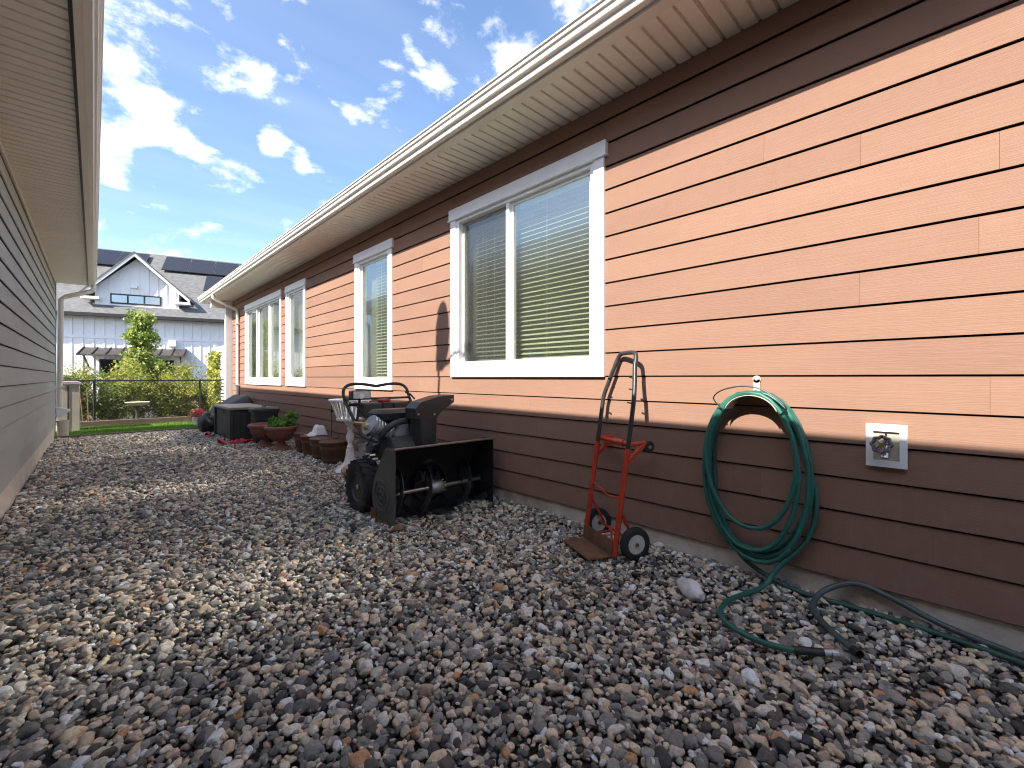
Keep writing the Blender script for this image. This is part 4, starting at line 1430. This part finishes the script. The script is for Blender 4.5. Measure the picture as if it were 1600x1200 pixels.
rock('rounded_stone', (2.30, 5.30, .07), (.11, .085, .08), M_SHELL, 'cream and orange rounded stone at the foot of the white stand', 'stone', 1.3)
rock('rounded_stone', (2.58, 5.48, .06), (.12, .07, .045), M_BEIGE, 'flat beige stone behind the snow blower tyre', 'stone', 2.1)
rock('white_rock', (2.40, 1.08, .04), (.095, .055, .05), M_STONEW, 'white angular rock on the gravel between hand truck and hose', 'rock', 4.2)

# ------------------------------------------------------------------ snow blower
t = thing('snow_blower', (2.235, 3.13, .0), 'black two-stage snow blower with wide auger bucket facing the viewer', 'snow blower', rz=math.radians(-2.0))
BW = .50
side = [(.0, .03), (.0, .625), (.10, .64), (.17, .635), (.30, .46), (.385, .34), (.425, .22), (.40, .11), (.32, .03), (.20, -.012), (.10, -.012)]
for s_ in (-1, 1):
    b = MB(); b.prism(side, s_ * BW, s_ * (BW - .006), 'X')
    sp = b.build('side_panel', M_PANEL if s_ < 0 else M_BLACKIN, t)
    b = MB()
    for R, r_ in ((.125, .006), (.075, .006), (.03, .01)):
        b.tube([(s_ * (BW + .001), .235 + R * math.cos(a), .235 + R * math.sin(a)) for a in [2 * math.pi * q / 28 for q in range(28)]], r_, 6, closed=True)
    for q in range(4):
        a = q * math.pi / 2 + .4
        b.lathe([(.009, -.008), (.009, .008), (0, .01)], 8, (s_ * BW, .235 + .05 * math.cos(a), .235 + .05 * math.sin(a)), axis='X')
    b.build('bearing_plate', M_PANEL, sp, smooth=True)
    b = MB(); b.prism([(.05, -.03), (.38, -.03), (.42, .01), (.42, .10), (.34, .10), (.32, .03), (.10, .03), (.05, .0)], s_ * (BW + .004), s_ * (BW + .012), 'X'); b.build('skid_shoe', M_RUST if s_ < 0 else M_BLACK, t, bevel=.002)
# curved back sheet
arc = [(.0, .632), (.12, .625), (.24, .53), (.34, .40), (.395, .26), (.375, .14), (.30, .05), (.18, .012), (.02, .004)]
arc = [(p.x, p.y) for p in spline([Vector((a, c, 0)) for a, c in arc], 4)]
b = MB()
vs = [(x, y, z) for x in (-BW + .007, BW - .007) for y, z in arc]; n = len(arc)
vs += [(x, y + .004, z + .004) for x in (-BW + .007, BW - .007) for y, z in arc]
fs = [(i, i + 1, n + i + 1, n + i) for i in range(n - 1)] + [(2 * n + i, 3 * n + i, 3 * n + i + 1, 2 * n + i + 1) for i in range(n - 1)]
b.add(vs, fs); b.build('auger_housing', M_BLACKIN, t, smooth=True)
MB().box(-BW - .004, BW + .004, -.012, .02, .634, .648).build('top_lip', mat('brown_lit_lip', (.16, .125, .10), .5, .25, 12, metal=.3), t, bevel=.003)  # brownish light on the top plate is put into this tan colour
MB().box(-BW + .01, BW - .01, -.004, .05, -.012, .002).build('scraper_bar', M_BLACK, t)
# impeller mouth
MB().lathe([(.165, .30), (.165, .50), (.0, .50)], 28, (0, 0, .25), axis='Y', cap=False).build('impeller_housing', M_BLACKIN, t, smooth=True)
b = MB()
for q in range(4):
    a = q * math.pi / 2 + .3
    b.bar((.03 * math.cos(a), .36, .25 + .03 * math.sin(a)), (.15 * math.cos(a), .36, .25 + .15 * math.sin(a)), .08, .008, up=(0, 1, 0))
b.lathe([(.03, .30), (.03, .42), (0, .42)], 12, (0, 0, .25), axis='Y'); b.build('impeller', M_BLACK, t)
# auger: shaft, ribbons, gearbox
AY, AZ = .20, .235
MB().tube([(-BW + .01, AY, AZ), (BW - .01, AY, AZ)], .017, 12).build('auger_shaft', M_STEEL, t, smooth=True)


def ribbon(sx):
    b = MB(); vs, fs = [], []
    n = 60; R, r0 = .205, .150
    for i in range(n + 1):
        f = i / n
        x = sx * (.07 + (BW - .10) * f)
        a = sx * f * 2 * math.pi * 1.5 + 2.4
        for rr, dx in ((R, 0), (r0, 0), (r0, .005), (R, .005)):
            vs.append((x + dx, AY - rr * math.cos(a), AZ + rr * math.sin(a)))
    for i in range(n):
        for k in range(4):
            fs.append((i * 4 + k, i * 4 + (k + 1) % 4, i * 4 + 4 + (k + 1) % 4, i * 4 + 4 + k))
    b.add(vs, fs)
    for f in (.12, .5, .88):
        x = sx * (.07 + (BW - .10) * f); a = sx * f * 2 * math.pi * 1.5 + 2.4
        for aa in (a,):
            b.bar((x, AY, AZ), (x, AY - .19 * math.cos(aa), AZ + .19 * math.sin(aa)), .022, .006, up=(1, 0, 0))
    return b.build('auger_ribbon', M_AUGER, t, smooth=True)


ribbon(-1); ribbon(1)
b = MB(); b.lathe([(.02, -.075), (.05, -.06), (.062, -.03), (.062, .03), (.05, .06), (.02, .075)], 18, (0, AY, AZ), axis='X')
b.tube([(0, AY, AZ), (0, .40, .25)], [.05, .035], 12); b.build('gearbox', M_ALU, t, smooth=True)
b = MB()
for q in range(8):
    a = q * math.pi / 4
    b.lathe([(.007, 0), (.007, .018), (0, .02)], 6, (.06, AY + .05 * math.cos(a), AZ + .05 * math.sin(a)), axis='X')
b.build('gearbox_bolts', M_BRASS, t)
MB().bar((.02, .36, .02), (.02, .05, .02), .10, .006).build('drift_plate', M_DGREY, t)
# discharge chute
b = MB()
vs = []
NS = 12
for z, x0, x1, yw in ((.46, -.10, .085, .098), (.60, -.10, .085, .095), (.90, -.125, .10, .088)):
    vs.append((x1, .43 - yw, z))
    for q in range(NS + 1):
        a = -math.pi / 2 - math.pi * q / NS
        vs.append((x0 + .07 + .07 * math.cos(a), .43 + yw * math.sin(a), z))
    vs.append((x1, .43 + yw, z))
m_ = NS + 3; fs = [(r * m_ + k, r * m_ + k + 1, (r + 1) * m_ + k + 1, (r + 1) * m_ + k) for r in range(2) for k in range(m_ - 1)]
b.add(vs, fs); ch = b.build('chute', M_BLACK, t, smooth=True)
sd = ch.modifiers.new('thick', 'SOLIDIFY'); sd.thickness = .005
ch.data.materials[0] = M_BLACK
b = MB()
dp = [(-.128, .84), (-.128, .93), (-.07, .985), (.13, 1.035), (.29, 1.045), (.29, .975), (.16, .90), (.10, .84)]
for yw in (.34, .52):
    b.prism(dp, yw, yw + .005, 'Y')
tp = dp[1:5]
vs = [(x, y, z) for y in (.3449, .5201) for x, z in tp]; n = len(tp)
vs += [(x, y, z - .005) for y in (.3449, .5201) for x, z in tp]
fs = [(i, i + 1, n + i + 1, n + i) for i in range(n - 1)] + [(2 * n + i, 3 * n + i, 3 * n + i + 1, 2 * n + i + 1) for i in range(n - 1)] + [(n - 1, 2 * n - 1, 4 * n - 1, 3 * n - 1)]
b.add(vs, fs)
b.box(-.13, -.124, .3451, .5199, .84, .93); b.build('deflector', M_BLACK, ch)
b = MB()
for x, z in ((-.10, .88), (.26, 1.0), (.07, .87)):
    b.lathe([(.010, -.008), (.010, .0), (0, .0)], 8, (x, .34, z), axis='Y')
b.build('rivet', M_STEEL, ch)
MB().lathe([(.125, .44), (.135, .44), (.135, .475), (.125, .475)], 28, (0, .43, 0)).build('chute_ring', M_BLACK, t, smooth=True)
b = MB(); b.prism([(.41, .44), (.40, .60), (.47, .68), (.60, .66), (.62, .36), (.45, .36)], -.30, .16, 'X'); b.build('belt_cover', M_DGREY, t, bevel=.012)
# frame, axle, wheels
MB().box(-.17, .17, .50, .98, .20, .42).build('transmission', M_BLACK, t, bevel=.012)
MB().tube([(-.42, .70, .225), (.42, .70, .225)], .016, 10).build('axle', M_STEEL, t)


def tyre(R, w, hub):
    b = MB()
    prof = [(hub, -w * .40), (hub + .02, -w * .47), (R * .80, -w * .50), (R * .93, -w * .46), (R * .965, -w * .34), (R * .97, 0), (R * .965, w * .34), (R * .93, w * .46), (R * .80, w * .50), (hub + .02, w * .47), (hub, w * .40), (hub, -w * .40)]
    b.lathe(prof, 36, axis='X', cap=False)
    nl = 20
    for k in range(nl):           # chevron lugs
        a = 2 * math.pi * k / nl
        for s_ in (-1, 1):
            a2 = a + (.5 * 2 * math.pi / nl if s_ > 0 else 0)
            vs = []
            for rr in (R * .95, R * 1.015):
                for x, da in ((.004, .10), (w * .47, -.02), (w * .47, -.15), (.004, -.03)):
                    kk = rr - (.012 if x > .02 else 0)
                    vs.append((s_ * x, kk * math.cos(a2 + da), kk * math.sin(a2 + da)))
            b.add(vs, [(0, 1, 2, 3), (7, 6, 5, 4), (0, 4, 5, 1), (1, 5, 6, 2), (2, 6, 7, 3), (3, 7, 4, 0)])
            vs = []
            for rr in (R * .80, R * .985):
                for x in (w * .485, w * .515):
                    for da in (-.05, -.17):
                        vs.append((s_ * x, rr * math.cos(a2 + da), rr * math.sin(a2 + da)))
            b.add(vs, [(0, 1, 3, 2), (4, 6, 7, 5), (0, 4, 5, 1), (2, 3, 7, 6), (0, 2, 6, 4), (1, 5, 7, 3)])
    return b


ty = tyre(.25, .155, .135).mesh('tyre', M_RUBBER, smooth=True)
rb = MB(); rb.lathe([(.136, -.05), (.142, -.062), (.128, -.066), (.118, -.04), (.05, -.02), (.05, -.045), (.03, -.05), (.0, -.05)], 28, axis='X')
rb.lathe([(.136, .05), (.142, .062), (.128, .066), (.118, .04), (.05, .02), (0, .02)], 28, axis='X')
for q in range(5):
    a = 2 * math.pi * q / 5
    rb.lathe([(.008, -.056), (.008, -.02)], 6, (0, .038 * math.cos(a), .038 * math.sin(a)), axis='X')
rim = rb.mesh('rim', M_DGREY, smooth=True)
for s_ in (-1, 1):
    w = MB().tube([(-.06, 0, 0), (.06, 0, 0)], .024, 12).build('wheel', M_STEEL, t)
    w.location = (s_ * .445, .72, .218); w.rotation_euler = (.3, 0, 0 if s_ < 0 else math.pi)
    link('tyre', ty, w); link('rim', rim, w)
# engine
b = MB(); b.box(-.13, .13, .55, .86, .42, .58); b.prism([(.55, .58), (.86, .58), (.82, .70), (.60, .70)], -.11, .11, 'X'); en = b.build('engine', M_BLACK, t, bevel=.012)
en.location = (-.17, -.02, -.08); en.scale = (1.25, 1.1, 1.25)
b = MB(); b.tube([(-.05, .62, .60), (-.20, .60, .69)], [.066, .058], 14)
for q in range(7):
    c0 = Vector((-.06, .62, .605)).lerp(Vector((-.20, .60, .69)), q / 6)
    d_ = Vector((-.15, -.02, .09)).normalized() * .004
    b.tube([c0 - d_, c0 + d_], .078, 14)
b.build('cylinder', M_ALU, en, smooth=True)
b = MB(); b.lathe([(.0, -.0), (.095, .0), (.10, .02), (.09, .05), (.04, .06), (0, .06)], 24, (.05, .50, .60), axis='Y'); b.build('recoil_starter', M_ALU, en, smooth=True)
b = loft(MB(), [(rrect(.15, .10, .05), .70), (rrect(.175, .125, .06), .72), (rrect(.18, .13, .06), .765), (rrect(.15, .10, .05), .79)])
b.v = [(x + .03, y + .70, z) for x, y, z in b.v]; b.build('fuel_tank', M_BLACK, en, smooth=True)
b = MB(); b.tube(spline([(.16, .56, .70), (.04, .50, .71), (-.06, .50, .69), (-.13, .54, .62), (-.11, .58, .56)], 6), .024, 10); b.build('exhaust_pipe', M_DGREY, en, smooth=True)
b = MB(); b.tube([(-.16, .72, .50), (-.22, .70, .50)], [.05, .045], 14); b.tube([(-.10, .80, .47), (-.19, .78, .47)], .035, 12); b.build('starter_motor', M_ALU, en, smooth=True)
b = MB(); b.box(-.24, -.15, .60, .67, .665, .69); b.tube([(-.20, .66, .69), (-.27, .74, .70)], .012, 8); b.build('choke_lever', M_BRASS, en, bevel=.004)
b = MB()
rsn = random.Random(4)
for q in range(9):
    a = Vector((rsn.uniform(-.2, .05), rsn.uniform(.5, .7), rsn.uniform(.45, .68))); c_ = Vector((rsn.uniform(-.22, .1), rsn.uniform(.6, .95), rsn.uniform(.42, .72)))
    b.tube(spline([a, a.lerp(c_, .5) + Vector((rsn.uniform(-.06, .02), 0, rsn.uniform(-.07, .05))), c_], 6), rsn.choice([.004, .006]), 6)
b.build('cables', M_RUBBER, en)
b = MB()
for q in range(14):
    x, y, z = rsn.uniform(-.21, -.10), rsn.uniform(.52, .85), rsn.uniform(.43, .70)
    b.lathe([(.012, -.02), (.012, .02), (0, .02)], 6, (x, y, z), axis='X')
b.build('bolts', M_STEEL, en)
# handlebars
b = MB()
pL = spline([(-.30, .76, .36), (-.325, 1.0, .60), (-.355, 1.28, .87), (-.365, 1.40, 1.00), (-.35, 1.44, 1.09), (-.28, 1.45, 1.135), (-.15, 1.45, 1.14), (.012, 1.45, 1.115)], 5)
b.tube(pL, .0165, 10)
pR = [Vector((-p.x + .02, p.y, p.z)) for p in pL]
b.tube(pR, .0165, 10)
b.build('handlebar', M_BLACK, t, smooth=True)
b = MB(); b.tube([(-.36, 1.36, .985), (.375, 1.36, .985)], .012, 8); b.tube([(-.35, 1.30, .93), (.36, 1.30, .93)], .016, 8); b.build('crossbar', M_BLACK, t, smooth=True)
b = MB(); b.box(-.27, -.08, 1.10, 1.30, .80, .95); b.box(-.07, .04, 1.10, 1.30, .82, .955); b.box(.05, .22, 1.10, 1.30, .82, .95); b.build('control_panel', M_DGREY, t, bevel=.01)
MB().box(-.07, .03, 1.14, 1.26, .956, .985).build('ignition_key', M_REDPLASTIC, t, bevel=.006)
b = MB()
for x in (-.37, .39):
    b.tube(spline([(x, 1.28, .97), (x, 1.38, 1.02), (x * .96, 1.46, 1.04)], 4), .010, 8)
b.build('grip_lever', M_BLACK, t)
hl = MB().box(-.10, .10, -.05, .05, -.045, .045).build('headlight', M_BLACK, t, bevel=.012); hl.location = (-.28, 1.20, 1.035)
MB().box(-.088, .088, -.054, -.0505, -.036, .036).build('lens', mat('lamp_glass', (.55, .55, .52), .15, .2, 20), hl)
MB().lathe([(.0, -.056), (.022, -.0555), (.03, -.053)], 14, (0, .0, -.012), axis='Y', cap=False).build('bulb', M_VINYL, hl)
MB().bar((-.28, 1.20, .99), (-.335, 1.14, .76), .02, .02).build('lamp_bracket', M_BLACK, t)
b = MB(); b.tube(spline([(.12, .45, .95), (.14, .8, .90), (.10, 1.15, .86)], 5), .007, 6); b.build('chute_crank', M_STEEL, t)
b = MB(); b.tube(spline([(-.31, 1.25, .93), (-.24, 1.0, .72), (-.19, .85, .50)], 6), .005, 6); b.tube(spline([(.30, 1.25, .93), (.25, 1.0, .75), (.18, .85, .5)], 6), .005, 6); b.build('control_cable', M_RUBBER, t)
MB().bar((-.40, .95, .56), (-.30, .95, .55), .012, .012).build('shift_rod', M_STEEL, t)
# dead leaf under the bucket corner
b = MB(); b.add([(1.66, 3.10, .03), (1.74, 3.03, .045), (1.80, 3.07, .035), (1.73, 3.13, .06)], [(0, 1, 2), (0, 2, 3)])
lf = b.build('dead_leaf', M_RUST); tag(lf, 'dry reddish leaf on the gravel under the bucket corner', 'leaf')

# scattered dry leaf bits on the gravel
vs, fs, tn = [], [], []
for i in range(70):
    x, y = (random.uniform(1.3, 2.8), random.uniform(.6, 6.5)) if i % 2 else (random.uniform(-.3, 2.7), random.uniform(1.2, 9))
    z = gz(x, y) + .026; L_ = random.uniform(.012, .030); a = random.uniform(0, 6.28)
    d_ = Vector((math.cos(a), math.sin(a), random.uniform(-.2, .3))); s_ = Vector((-math.sin(a), math.cos(a), random.uniform(-.3, .3))) * .38
    c_ = Vector((x, y, z)); o_ = len(vs)
    vs += [c_ - d_ * L_, c_ - s_ * L_ + Vector((0, 0, .004)), c_ + d_ * L_, c_ + s_ * L_ + Vector((0, 0, .006))]
    fs += [(o_, o_ + 1, o_ + 2), (o_, o_ + 2, o_ + 3)]; tn += [random.random()] * 2
o = leafmesh('leaf_litter', [tuple(v) for v in vs], fs, tn, leaf_mat('dry_leaf', (.10, .05, .02), (.34, .22, .10)))
tag(o, 'scattered bits of dry leaf lying on the gravel', 'leaf litter', kind='stuff')

# ------------------------------------------------------------------ hand truck
ax_a = Vector((-.40, -.917, 0)).normalized(); ax_c = Vector((.917, -.40, 0)).normalized()
t = thing('hand_truck', (2.565, 1.805, .036), 'red hand truck with black loop handle and rusty toe plate leaning near the wall', 'hand truck', rz=math.atan2(ax_a.y, ax_a.x))
LEAN = .150     # back per unit height
HW = .19


def rail(x, z, extra=0.0):
    return (x, LEAN * z + extra, z)


for s_ in (-1, 1):
    MB().tube([rail(s_ * HW, -.0), rail(s_ * HW, .70)], .019, 10).build('rail', M_RED, t, smooth=True)
hp = [rail(-HW, .66), rail(-HW, .95), rail(-HW * .98, 1.04), rail(-HW * .84, 1.14, .01), rail(-HW * .66, 1.25, .02), rail(-HW * .58, 1.31, .03), rail(-HW * .44, 1.345, .035), rail(0, 1.352, .037)]
hp = hp + [(-x, y, z) for x, y, z in reversed(hp[:-1])]
MB().tube(spline(hp, 4), .0155, 10).build('handle', M_BLACK, t, smooth=True)
b = MB()
for x, z in ((-.17, 1.09), (-.155, 1.17), (.17, 1.09), (.155, 1.17), (-.17, .98), (.17, 1.0)):
    b.tube([rail(x, z), (x + (.03 if x < 0 else -.03), LEAN * z - .012, z + .006)], .0055, 6)
b.build('stop_pin', M_BLACK, t)
# toe plate with upright lip
b = MB(); b.box(-.185, .185, -.19, .012, -.004, .004); tp_ = b.build('toe_plate', M_RUST, t)
b = MB(); b.prism([(-.022, .004), (-.016, .004), (-.003, .10), (-.009, .10)], -.185, .185, 'X'); b.build('toe_lip', M_RUST, tp_)
# braces to the axle
WZ = .094
for s_ in (-1, 1):
    MB().tube([rail(s_ * HW, .30), (s_ * HW * .92, .155, WZ)], .010, 8).build('brace', M_RED, t, smooth=True)
MB().tube([(-.255, .13, WZ), (.255, .13, WZ)], .009, 8).build('axle', M_RED, t)
b = MB(); b.tube([(-.13, .02, .05), (-.0, .10, WZ), (.13, .02, .05)], .009, 8); b.build('axle_strut', M_RED, t)
b = MB(); b.tube(spline([rail(-HW + .01, .40), (-.07, .058, .385), (.03, .05, .36), (.13, .05, .37), rail(HW - .01, .375)], 5), .007, 8); b.build('cross_rod', M_RED, t, smooth=True)
tyw = MB().lathe([(.062, -.02), (.07, -.027), (.095, -.027), (.104, -.020), (.108, -.008), (.108, .008), (.104, .020), (.095, .027), (.07, .027), (.062, .02), (.062, -.02)], 32, axis='X', cap=False).mesh('tyre', M_RUBBER, smooth=True)
rw = MB(); rw.lathe([(.063, -.021), (.056, -.021), (.052, -.006), (.022, -.006), (.022, -.024), (.0, -.024)], 28, axis='X'); rw.lathe([(.063, .021), (.056, .021), (.052, .006), (.022, .006), (.022, .024), (0, .024)], 28, axis='X')
for q in range(7):
    a = 2 * math.pi * q / 7
    for xx in (-.014, .014):
        rw.bar((xx, .02 * math.cos(a), .02 * math.sin(a)), (xx, .055 * math.cos(a), .055 * math.sin(a)), .007, .014, up=(1, 0, 0))
rwm = rw.mesh('rim', mat('cream_wheel_plastic', (.55, .52, .45), .5, .12, 14), bevel=.0)
for s_ in (-1, 1):
    w = MB().lathe([(.012, -.032), (.012, .032), (0, .034)], 10, axis='X').build('wheel', M_RUST, t)
    w.location = (s_ * .232, .13, WZ - .012); w.rotation_euler = (s_ * .5, 0, 0)
    link('tyre', tyw, w); link('rim', rwm, w)
# convertible crossbar with rear casters
b = MB(); b.tube([(-HW - .01, LEAN * .70 + .035, .725), (HW + .01, LEAN * .70 + .035, .725)], .017, 10); b.tube([(-.03, LEAN * .7 + .035, .725), (.10, LEAN * .7 + .035, .725)], .023, 12); b.build('crossbar', M_RED, t, smooth=True)
for s_ in (-1, 1):
    b = MB(); b.bar(rail(s_ * HW, .60), (s_ * HW, LEAN * .7 + .14, .735), .030, .034); b.tube([(s_ * HW, LEAN * .7, .725), (s_ * HW, LEAN * .7 + .14, .735)], .015, 8); b.build('caster_arm', M_RED, t, bevel=.004)
    w = MB().lathe([(.012, -.016), (.036, -.016), (.04, -.01), (.04, .01), (.036, .016), (.012, .016)], 20, axis='X').build('caster', M_RUBBER, t, smooth=True)
    w.location = (s_ * HW, LEAN * .7 + .165, .705)
    MB().lathe([(.012, -.018), (.012, .018)], 10, axis='X').build('hub', M_STEEL, w)

# ------------------------------------------------------------------ hose reel on the wall
HYC, HZT = .885, 1.115
t = thing('hose_hanger', (WX - .02, HYC, HZT), 'metal wall hanger with black wire guard holding the green hose', 'hose hanger')
b = MB()
n = 14
vs, fs = [], []
for x in (-.13, .0):
    for i in range(n + 1):
        a = math.radians(18 + 144 * i / n)
        vs.append((x, .145 * math.cos(a), -.13 + .125 * math.sin(a)))
for i in range(n): fs.append((i, i + 1, n + 2 + i, n + 1 + i))
b.add(vs, fs); sd_ = b.build('saddle', M_BEIGE, t, smooth=True)
sd_.modifiers.new('thick', 'SOLIDIFY').thickness = .003
b = MB(); b.box(-.006, .0, -.018, .018, -.02, .085); b.lathe([(.022, -.006), (.022, 0)], 14, (0, 0, .085), axis='X'); b.lathe([(.007, -.011), (.007, -.005)], 8, (0, 0, .085), axis='X'); b.build('mount_plate', M_BEIGE, t)
b = MB()
wr = spline([(-.125, .15, -.09), (-.13, .20, -.03), (-.13, .15, .02), (-.13, .04, .045), (-.13, -.06, .03), (-.13, -.15, -.03), (-.128, -.185, -.075), (-.12, -.15, -.11)], 5)
b.tube(wr, .0042, 6); b.build('wire_guard', M_FENCE, t, smooth=True)

# coil: one continuous hose, several turns
def coil_pt(f, half_w, bot, xo, yo=0.0):
    """f 0..1 once round from the top; tall drooping loop"""
    a = 2 * math.pi * f
    top = HZT + .008
    zc = (top + bot) / 2
    z = zc + (top - bot) / 2 * math.cos(a)
    k = (z - bot) / (top - bot)
    w = half_w * (1 + .10 * math.sin(math.pi * min(max(1 - k, 0), 1)))
    s_ = math.sin(a)
    y = HYC + yo - w * (abs(s_) ** .85) * (1 if s_ > 0 else -1)
    return Vector((WX + xo, y, z))


turns = [(.235, .155, -.105, -.02), (.250, .205, -.060, .00), (.215, .345, -.125, .01), (.262, .175, -.085, .00), (.228, .215, -.115, .015), (.245, .19, -.045, -.01)]
hp = []
N_ = 28
for ti, (hw, bot, xo, yo) in enumerate(turns):
    nx_ = turns[min(ti + 1, len(turns) - 1)]
    for i in range(N_):
        f = i / N_
        g_ = f * f * (3 - 2 * f)
        p = coil_pt(f, hw, bot, xo, yo)
        if f > .5:
            q = coil_pt(f, nx_[0], nx_[1] if False else bot, nx_[2], nx_[3])
            p = p.lerp(q, (f - .5) * 2)
        hp.append(p)
# right-hand side drop and ground run with brass end
tail = [Vector((WX - .07, HYC - .01, HZT + .01)), Vector((WX - .09, HYC - .14, HZT - .05)), Vector((WX - .08, HYC - .235, .85)), Vector((WX - .06, HYC - .30, .58)), Vector((WX - .07, HYC - .27, .35)),
        Vector((WX - .12, HYC - .14, .16)), Vector((2.66, .80, .065)), Vector((2.41, .875, .055)), Vector((2.25, .865, .05)), Vector((2.165, .785, .05)), Vector((2.13, .665, .05)), Vector((2.155, .55, .05)), Vector((2.25, .42, .05))]
path = hp + spline(tail, 8)
o = thing('garden_hose', (WX - .08, HYC, 0), 'green garden hose coiled on the wall hanger, one end curling onto the gravel', 'hose')
loc0 = Vector(o.location)
MB().tube([p - loc0 for p in path], .0128, 10).build('hose_tube', M_GREENHOSE, o, smooth=True)
# start of the coil runs down behind and away along the foundation
lead = [hp[0], Vector((WX - .05, HYC + .16, HZT - .08)), Vector((WX - .045, HYC + .235, .80)), Vector((WX - .04, HYC + .22, .45)), Vector((WX - .045, HYC + .12, .20)), Vector((WX - .06, HYC - .0, .10)),
        Vector((WX - .10, .66, .055)), Vector((WX - .085, .44, .05)), Vector((WX - .09, .15, .05)), Vector((2.735, -.15, .05)), Vector((2.66, -.5, .05))]
MB().tube([p - loc0 for p in spline(lead, 8)], .0128, 10).build('hose_lead', M_OLDHOSE, o, smooth=True)
e1 = Vector((2.25, .42, .05)) - loc0; d1 = (Vector((2.25, .42, .05)) - Vector((2.155, .55, .05))).normalized()
MB().tube([e1 - d1 * .14, e1 - d1 * .02], .0165, 12).build('hose_sleeve', M_BLACK, o, smooth=True)
MB().tube([e1 - d1 * .022, e1 + d1 * .004, e1 + d1 * .005, e1 + d1 * .03], [.017, .017, .021, .021], 14).build('coupling', M_STEEL, o)

gpts = [(2.36, .35, .045), (2.45, .44, .045), (2.57, .53, .05), (2.68, .565, .06), (2.78, .535, .10), (2.835, .42, .155), (2.842, .28, .13), (2.83, .10, .075), (2.80, -.10, .055), (2.72, -.4, .05)]
b = MB(); pp = spline(gpts, 8); b.tube(pp, .0140, 10)
t = thing('grey_hose', gpts[0], 'slate grey hose arching against the foundation below the tap', 'hose')
l0 = Vector(gpts[0]); b.v = [tuple(Vector(p) - l0) for p in b.v]
b.build('hose_tube', M_GREYHOSE, t, smooth=True)
d1 = (Vector(gpts[0]) - Vector(gpts[1])).normalized()
MB().tube([d1 * -.01, d1 * .028], [.0175, .0175], 12, caps=False).build('open_end', M_RUBBER, t)

# ------------------------------------------------------------------ tap in its mounting block
t = thing('wall_tap', (WX - .022, .297, .875), 'outdoor tap with round handwheel on a white mounting block', 'tap')
w2, h2 = .078, .105
b = MB()
b.box(-.024, .0, -w2, -w2 + .028, -h2, h2); b.box(-.024, .0, w2 - .028, w2, -h2, h2); b.box(-.024, .0, -w2 + .028, w2 - .028, -h2, -h2 + .03); b.box(-.024, 0, -w2 + .028, w2 - .028, h2 - .035, h2)
b.build('mounting_block', M_WHITE, t)
MB().box(-.010, -.001, -w2 + .028, w2 - .028, -h2 + .03, h2 - .035).build('back_plate', mat('stained_plastic', (.42, .38, .30), .6, .2, 20), t)
b = MB(); b.tube([(-.008, 0, .0), (-.055, 0, -.002)], .019, 12); b.tube([(-.045, 0, 0), (-.07, 0, -.045)], [.014, .012], 12); b.tube([(-.065, 0, -.036), (-.075, 0, -.055)], .016, 12); b.tube([(-.03, 0, .01), (-.03, 0, .03)], [.018, .016], 12); b.build('tap_body', M_STEEL, t, smooth=True)
b = MB()
c0 = Vector((-.085, .01, .012)); nv_ = Vector((-1, .15, .25)).normalized(); uu = nv_.orthogonal().normalized(); vv = nv_.cross(uu)
ringp = []
for k in range(32):
    a = 2 * math.pi * k / 32; r_ = .036 + .004 * math.cos(8 * a); ringp.append(c0 + uu * r_ * math.cos(a) + vv * r_ * math.sin(a))
b.tube(ringp, .0085, 7, closed=True)
for k in range(4):
    a = k * math.pi / 2; b.tube([c0, c0 + uu * .03 * math.cos(a) + vv * .03 * math.sin(a)], .004, 6)
b.tube([c0 - nv_ * .03, c0 + nv_ * .006], .010, 10); b.build('handwheel', M_TAPWHEEL, t, smooth=True)
MB().lathe([(.011, -.012), (.011, .0), (0, .0)], 12, (c0.x - .004, c0.y, c0.z), axis='X').build('hub_cap', M_BRASS, t)
MB().box(-.03, -.024, -.004, .004, .052, .068).build('screw', M_BLACK, t)
